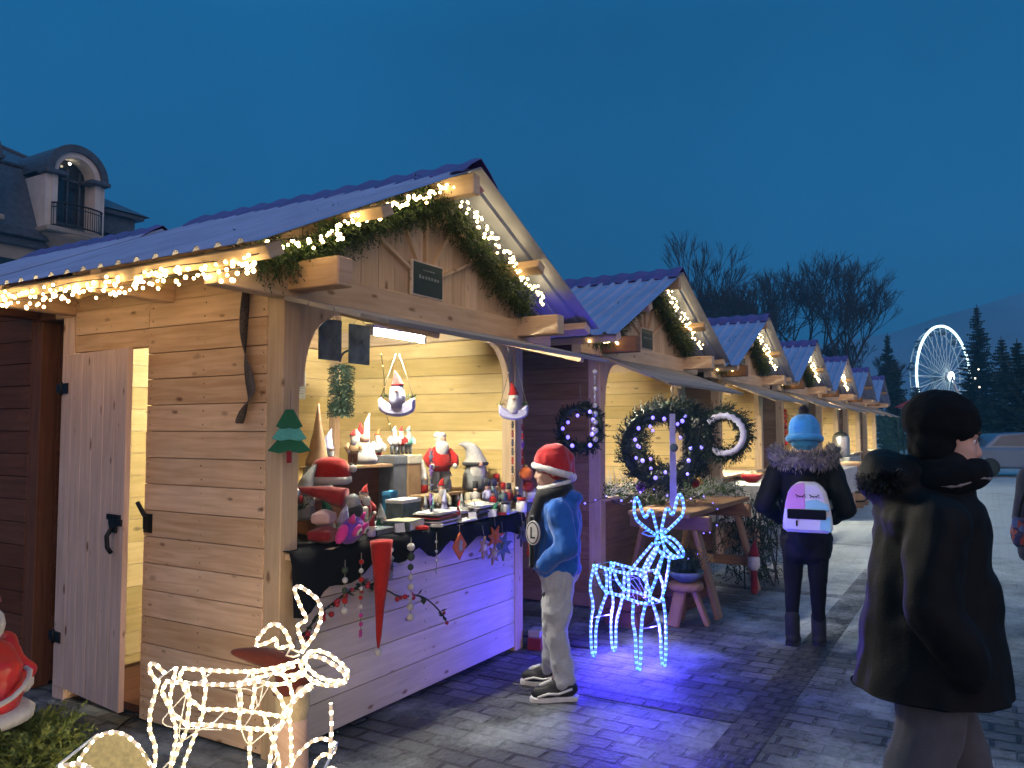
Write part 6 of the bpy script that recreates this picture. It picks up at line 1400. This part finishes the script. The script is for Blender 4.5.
# conifers
def conifer(label, pos, h, w, seed, dens=1):
    r0 = random.Random(seed); t = thing('conifer', label, 'tree', pos, r0.random()*6, 'dark conifers at the right')
    b = MB(); b.tube([(0, 0, 0), (0, 0, h*.5), (0, 0, h)], [.16, .1, .02], 6); b.build('trunk', 'bark', t)
    b = MB(); n = int(h*5*dens)
    for i in range(n):
        z = h*(.06+.93*i/n); R0 = w*(1-z/h)**.85*r0.uniform(.75, 1.15)+.08
        for k in range(9):
            a = r0.random()*6.283; L = R0*r0.uniform(.6, 1.1); d = Vector((math.cos(a), math.sin(a), -.28)); sd = Vector((-math.sin(a), math.cos(a), 0))
            for q in range(5):
                u = (q+.6)/5; p = Vector((0, 0, z))+d*L*u+Vector((0, 0, .10*L*u*u*3)); ww = L*.24*(1.1-u); dr = r0.uniform(.12, .3)*(1.2-u*.4)
                b.add([p-sd*ww, p+d*L*.22, p+sd*ww, p-Vector((0, 0, dr))], [(0, 1, 2), (0, 1, 3), (1, 2, 3)], [[(0, 0)]*3]*3, r0.random())
    b.build('crown', 'needles_d', t)
CL = [('tall pointed conifer in front of the wheel edge', 66, .25, 10.6, 2.2), ('conifer between the wheel and the row of stalls', 74, 6.9, 9.8, 2.0), ('dark conifer right of the tall pointed one', 56, -1.0, 7.2, 1.9), ('broad dark conifer above the parked car', 50, -1.6, 6.4, 2.1),
      ('conifer at the right edge of the view, behind the car', 46, -2.6, 5.6, 1.9), ('low conifer behind the far walker', 54, .7, 5.0, 1.8), ('conifer half out of frame at the right', 52, -3.7, 6.8, 2.0), ('low conifer left of the wheel base', 72, 4.6, 5.2, 1.9), ('low conifer below the wheel hub', 68, 2.6, 4.6, 2.0), ('farthest conifer standing beside the stall ends', 60, 5.2, 6.6, 1.5)]
for i, (lab, x, y, h, w) in enumerate(CL): conifer(lab, (x, y, 0), h, w, 30+i)
t = thing('tree_lights', 'vertical row of tiny warm lights on the conifer by the wheel', 'fairy lights', (62, .28, 0))
b = MB(); b.tube([(0, 0, 2), (0, 0, 6.5)], .015, 4); b.build('wire', 'black_iron', t)
M['far_bulb'] = glow('far_bulb', (1, .85, .6), 4); _b = MB(); _b.ball((0, 0, 0), .06, 6); _o = _b.build('bulb', 'far_bulb'); _fb = _o.data; bpy.data.objects.remove(_o)
for z in (2.6, 3.2, 3.6, 4.4, 5.0, 5.6): add_bulb(t, (0, rng.uniform(-.2, .2), z), _fb)
# Ferris wheel
M['wheel_rim'] = glow('wheel_rim', (.62, .92, 1), 3.5); M['wheel_spoke'] = glow('wheel_spoke', (.45, .85, .95), .13); M['wheel_hub'] = glow('wheel_hub', (.75, .97, 1), 7)
t = thing('ferris_wheel', 'distant ferris wheel lit white above the dark conifers', 'ferris wheel', (170.4, 6.3, 11.4), R_(-25))
R0 = 9.7
b = MB(); b.tube([(R0*math.cos(a*.0982), 0, R0*math.sin(a*.0982)) for a in range(64)], .24, 6, closed=True); b.build('rim', 'wheel_rim', t)
b = MB(); b.tube([(R0*.93*math.cos(a*.0982), 1.6, R0*.93*math.sin(a*.0982)) for a in range(64)], .09, 5, closed=True); b.build('inner_ring', 'wheel_spoke', t)
for i in range(26):
    a = i/26*6.283; b = MB(); b.tube([(.9*math.cos(a), -.5, .9*math.sin(a)), (R0*math.cos(a), 0, R0*math.sin(a))], .075, 4); b.tube([(.9*math.cos(a), 1.6, .9*math.sin(a)), (R0*.93*math.cos(a), 1.6, R0*.93*math.sin(a))], .05, 4); b.tube([(R0*.93*math.cos(a), 1.6, R0*.93*math.sin(a)), (R0*math.cos(a), 0, R0*math.sin(a))], .05, 4); b.build('spoke', 'wheel_spoke', t)
    if i % 2 == 0:
        b = MB(); c = Vector((R0*math.cos(a), .8, R0*math.sin(a)-.9)); b.lathe([(.5, -.6), (.7, -.3), (.7, 0)], 8, M4=Matrix.Translation(c)); b.lathe([(.75, .7), (.4, 1.0), (.02, 1.1)], 8, M4=Matrix.Translation(c)); g_ = b.build('gondola', 'tile_dark', t)
        b = MB(); b.tube([c+Vector((.6*math.cos(q*.785), .6*math.sin(q*.785), .35)) for q in range(8)], .05, 4, closed=True); b.build('rail', 'steel', g_)
b = MB(); b.lathe([(.01, -1.5), (.95, -1.45), (.95, -1.2)], 18, M4=Matrix.Rotation(R_(-90), 4, 'X')); b.build('hub_light', 'wheel_hub', t)
b = MB(); b.lathe([(.8, -1.2), (.8, 2.2)], 14, M4=Matrix.Rotation(R_(-90), 4, 'X')); b.build('axle', 'steel', t)
for y in (-1.3, 2.4):
    for s in (-1, 1): b = MB(); b.tube([(0, y, 0), (s*6.0, y+(-.8 if y < 0 else .8), -11.4)], .3, 8); b.build('support_leg', 'steel', t)
# hotel with round dormers
M['wall_cream'] = plain('wall_cream', (.28, .25, .21), .85, 0, .15, 1.5); M['win_dark'] = plain('win_dark', (.015, .018, .025), .1, 0, .2, 2, 0, .6); M['far_lamp'] = glow('far_lamp', (1, .86, .6), 14)
t = thing('hotel_building', 'old hotel with round-headed dormer balconies above the left stall roof', 'building', (0, 0, 0))
XB0, XB1, YB = 6.5, 19.6, 30.0
b = MB(); b.b2((XB0, YB, 0), (XB1, YB+10, 8.5)); b.build('wall', 'wall_cream', t)
b = MB(); b.b2((XB0-.3, YB-.45, 8.5), (XB1+.3, YB+10.3, 8.85)); b.b2((XB0-.15, YB-.2, 8.2), (XB1+.15, YB+10.2, 8.497)); b.build('cornice', 'tile_dark', t, bev=.03)
b = MB(); lo = [(XB0-.2, YB-.3), (XB1+.2, YB-.3), (XB1+.2, YB+10.2), (XB0-.2, YB+10.2)]; md = [(XB0+.7, YB+.9), (XB1-.9, YB+.9), (XB1-.9, YB+9), (XB0+.7, YB+9)]; hi = [(XB0+3, YB+3.6), (XB1-3.6, YB+3.6), (XB1-3.6, YB+6), (XB0+3, YB+6)]
vs = [(x, y, 8.85) for x, y in lo]+[(x, y, 11.4) for x, y in md]+[(x, y, 12.9) for x, y in hi]
b.add(vs, [(0, 1, 5, 4), (1, 2, 6, 5), (2, 3, 7, 6), (3, 0, 4, 7), (4, 5, 9, 8), (5, 6, 10, 9), (6, 7, 11, 10), (7, 4, 8, 11), (8, 9, 10, 11)]); rf = b.build('roof', 'tile_dark', t)
b = MB(); b.tube([(XB1-.9, YB+.9, 11.42), (XB0+.7, YB+.9, 11.42)], .09, 6); b.tube([(XB1+.2, YB-.3, 8.9), (XB1-.9, YB+.9, 11.42), (XB1-3.6, YB+3.6, 12.95)], .08, 6); b.build('roof_edge', 'tile_dark', rf)
def dormer(cx):
    r, w, zb, zs = 1.18, .26, 9.0, 11.1; yf, yk = YB-.75, YB+3.2
    n = 18
    def arch(r_): return [(cx+r_*math.cos(math.pi*i/n), zs+r_*math.sin(math.pi*i/n)) for i in range(n+1)]
    # outer barrel with a thick dark rim
    b = MB(); A = arch(r); B = arch(r-w); vs = []
    for y in (yf-.12, yk): vs += [(x, y, z) for x, z in A]
    for y in (yf-.12, yf+.3): vs += [(x, y, z) for x, z in B]
    k = n+1; fs = [(i, i+1, k+i+1, k+i) for i in range(n)]+[(2*k+i+1, 2*k+i, 3*k+i, 3*k+i+1) for i in range(n)]+[(i+1, i, 2*k+i, 2*k+i+1) for i in range(n)]
    b.add(vs, fs); d = b.build('dormer', 'tile_dark', t)
    # plaster arch with opening
    b = MB(); ro = .72; C = arch(ro); vs = [(x, yf, z) for x, z in B]+[(x, yf, z) for x, z in C]+[(x, yf+.7, z) for x, z in C]
    fs = [(i+1, i, k+i, k+i+1) for i in range(n)]+[(k+i+1, k+i, 2*k+i, 2*k+i+1) for i in range(n)]; b.add(vs, fs)
    for s in (-1, 1):
        x0, x1 = cx+s*ro, cx+s*(r-w+.02); b.b2((min(x0, x1), yf, zb), (max(x0, x1), yf+.7, zs)); 
        x2 = cx+s*(r-.05); b.b2((min(x1, x2), yf+.06, zb), (max(x1, x2), yk, zs-.15))
    b.build('plaster_arch', 'plaster', d)
    for s in (-1, 1): b = MB(); b.b2((cx+s*(r-.35)-.40, yf-.22, zs-.14), (cx+s*(r-.35)+.40, yf+.5, zs+.02)); b.build('impost_cornice', 'tile_dark', d, bev=.03)
    b = MB(); b.add([(cx-ro, yf+.72, zb), (cx+ro, yf+.72, zb), (cx+ro, yf+.72, zs)]+[(x, yf+.72, z) for x, z in C], [tuple([0, 1, 2]+list(range(4, 3+k)))]); b.build('window', 'win_dark', d)
    b = MB()
    for x in (-.02, -.5, .45): b.b2((cx+x, yf+.66, zb), (cx+x+.07, yf+.70, zs+.4))
    b.b2((cx-ro, yf+.66, zs-.05), (cx+ro, yf+.70, zs+.03)); b.build('window_frame', 'tile_dark', d)
    b = MB(); b.b2((cx-r-.05, yf-.35, zb-.22), (cx+r+.05, yf+.8, zb-.02)); b.lathe([(.5, -.9), (.95, -.35), (1.2, -.22)], 16, M4=Matrix.Translation((cx, yf+.5, zb)), sy=.75); b.build('balcony_slab', 'wall_cream', t, bev=.04)
    b = MB()
    P = [(cx-.95, yf-.05)]+[(cx+.95*math.cos(R_(a))*-1, yf-.05-.42*math.sin(R_(a))) for a in range(12, 180, 12)]+[(cx+.95, yf-.05)]
    for z, r_ in ((zb+.05, .03), (zb+.72, .02), (zb+.88, .035)): b.tube([(x, y, z) for x, y in P], r_, 5)
    for p in resample([(x, y, zb) for x, y in P], .10): b.tube([p, p+Vector((0, 0, .88))], .014, 4)
    b.build('balcony_railing', 'black_iron', t)
dormer(17.0); dormer(13.1); dormer(9.6)
b = MB(); b.ball((16.95, YB-.3, 11.66), .05, 8); b.build('arch_lamp', 'far_lamp', t)
b = MB(); b.b2((18.3, YB-.5, 10.1), (20.0, YB+2.5, 10.28)); b.b2((18.35, YB-.25, 9.35), (19.75, YB+2.3, 10.098)); b.build('side_bay', 'tile_dark', t, bev=.02)
b = MB(); b.add([(18.2, YB-.6, 10.283), (20.2, YB-.6, 10.283), (20.2, YB+2.6, 10.283), (18.2, YB+2.6, 10.283), (18.7, YB+.6, 11.0)], [(0, 1, 4), (1, 2, 4), (2, 3, 4), (3, 0, 4)]); b.build('bay_roof', 'tile_dark', t)
for z in (1.2, 4.2, 6.3):
    for x in (8.2, 10.4, 12.6, 14.8, 17.0, 18.6):
        b = MB(); b.b2((x-.5, YB-.03, z), (x+.5, YB+.02, z+1.4)); w = b.build('window', 'win_dark', t); b = MB(); b.b2((x-.6, YB-.12, z-.14), (x+.6, YB-.002, z-.03)); b.build('sill', 'plaster', w)
# hill fading in the dusk
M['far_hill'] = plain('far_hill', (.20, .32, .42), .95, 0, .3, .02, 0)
b = MB(); n = 60; vs = []
for i in range(n+1):
    a = R_(-34+i*1.3); d = 400
    h = 62*math.exp(-((i-18)/15)**2)+26*math.exp(-((i-44)/16)**2)+3*noise.noise(Vector((i*.35, 0, 0)))+2
    for k, (dd, hh) in enumerate(((-110, -2), (-50, .55), (0, 1), (60, .4))): vs.append(((d+dd)*math.cos(a), (d+dd)*math.sin(a), h*hh if hh > 0 else -2))
b.add(vs, [(i*4+k, (i+1)*4+k, (i+1)*4+k+1, i*4+k+1) for i in range(n) for k in range(3)], smooth=True)
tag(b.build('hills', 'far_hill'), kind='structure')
g = None
# ------------------------------------------------------------------ dusk haze
hz, nt_, b_ = newmat('haze'); nt_.nodes.remove(b_)
pv = nt_.nodes.new('ShaderNodeVolumePrincipled'); pv.inputs['Color'].default_value = (.28, .80, 1, 1); pv.inputs['Density'].default_value = .0020; pv.inputs['Anisotropy'].default_value = .2
nt_.links.new(pv.outputs[0], nt_.nodes['Material Output'].inputs['Volume'])
b = MB(); b.b2((-62, -302, -3), (482, 302, 70)); ho = b.build('haze', hz); tag(ho, kind='stuff')
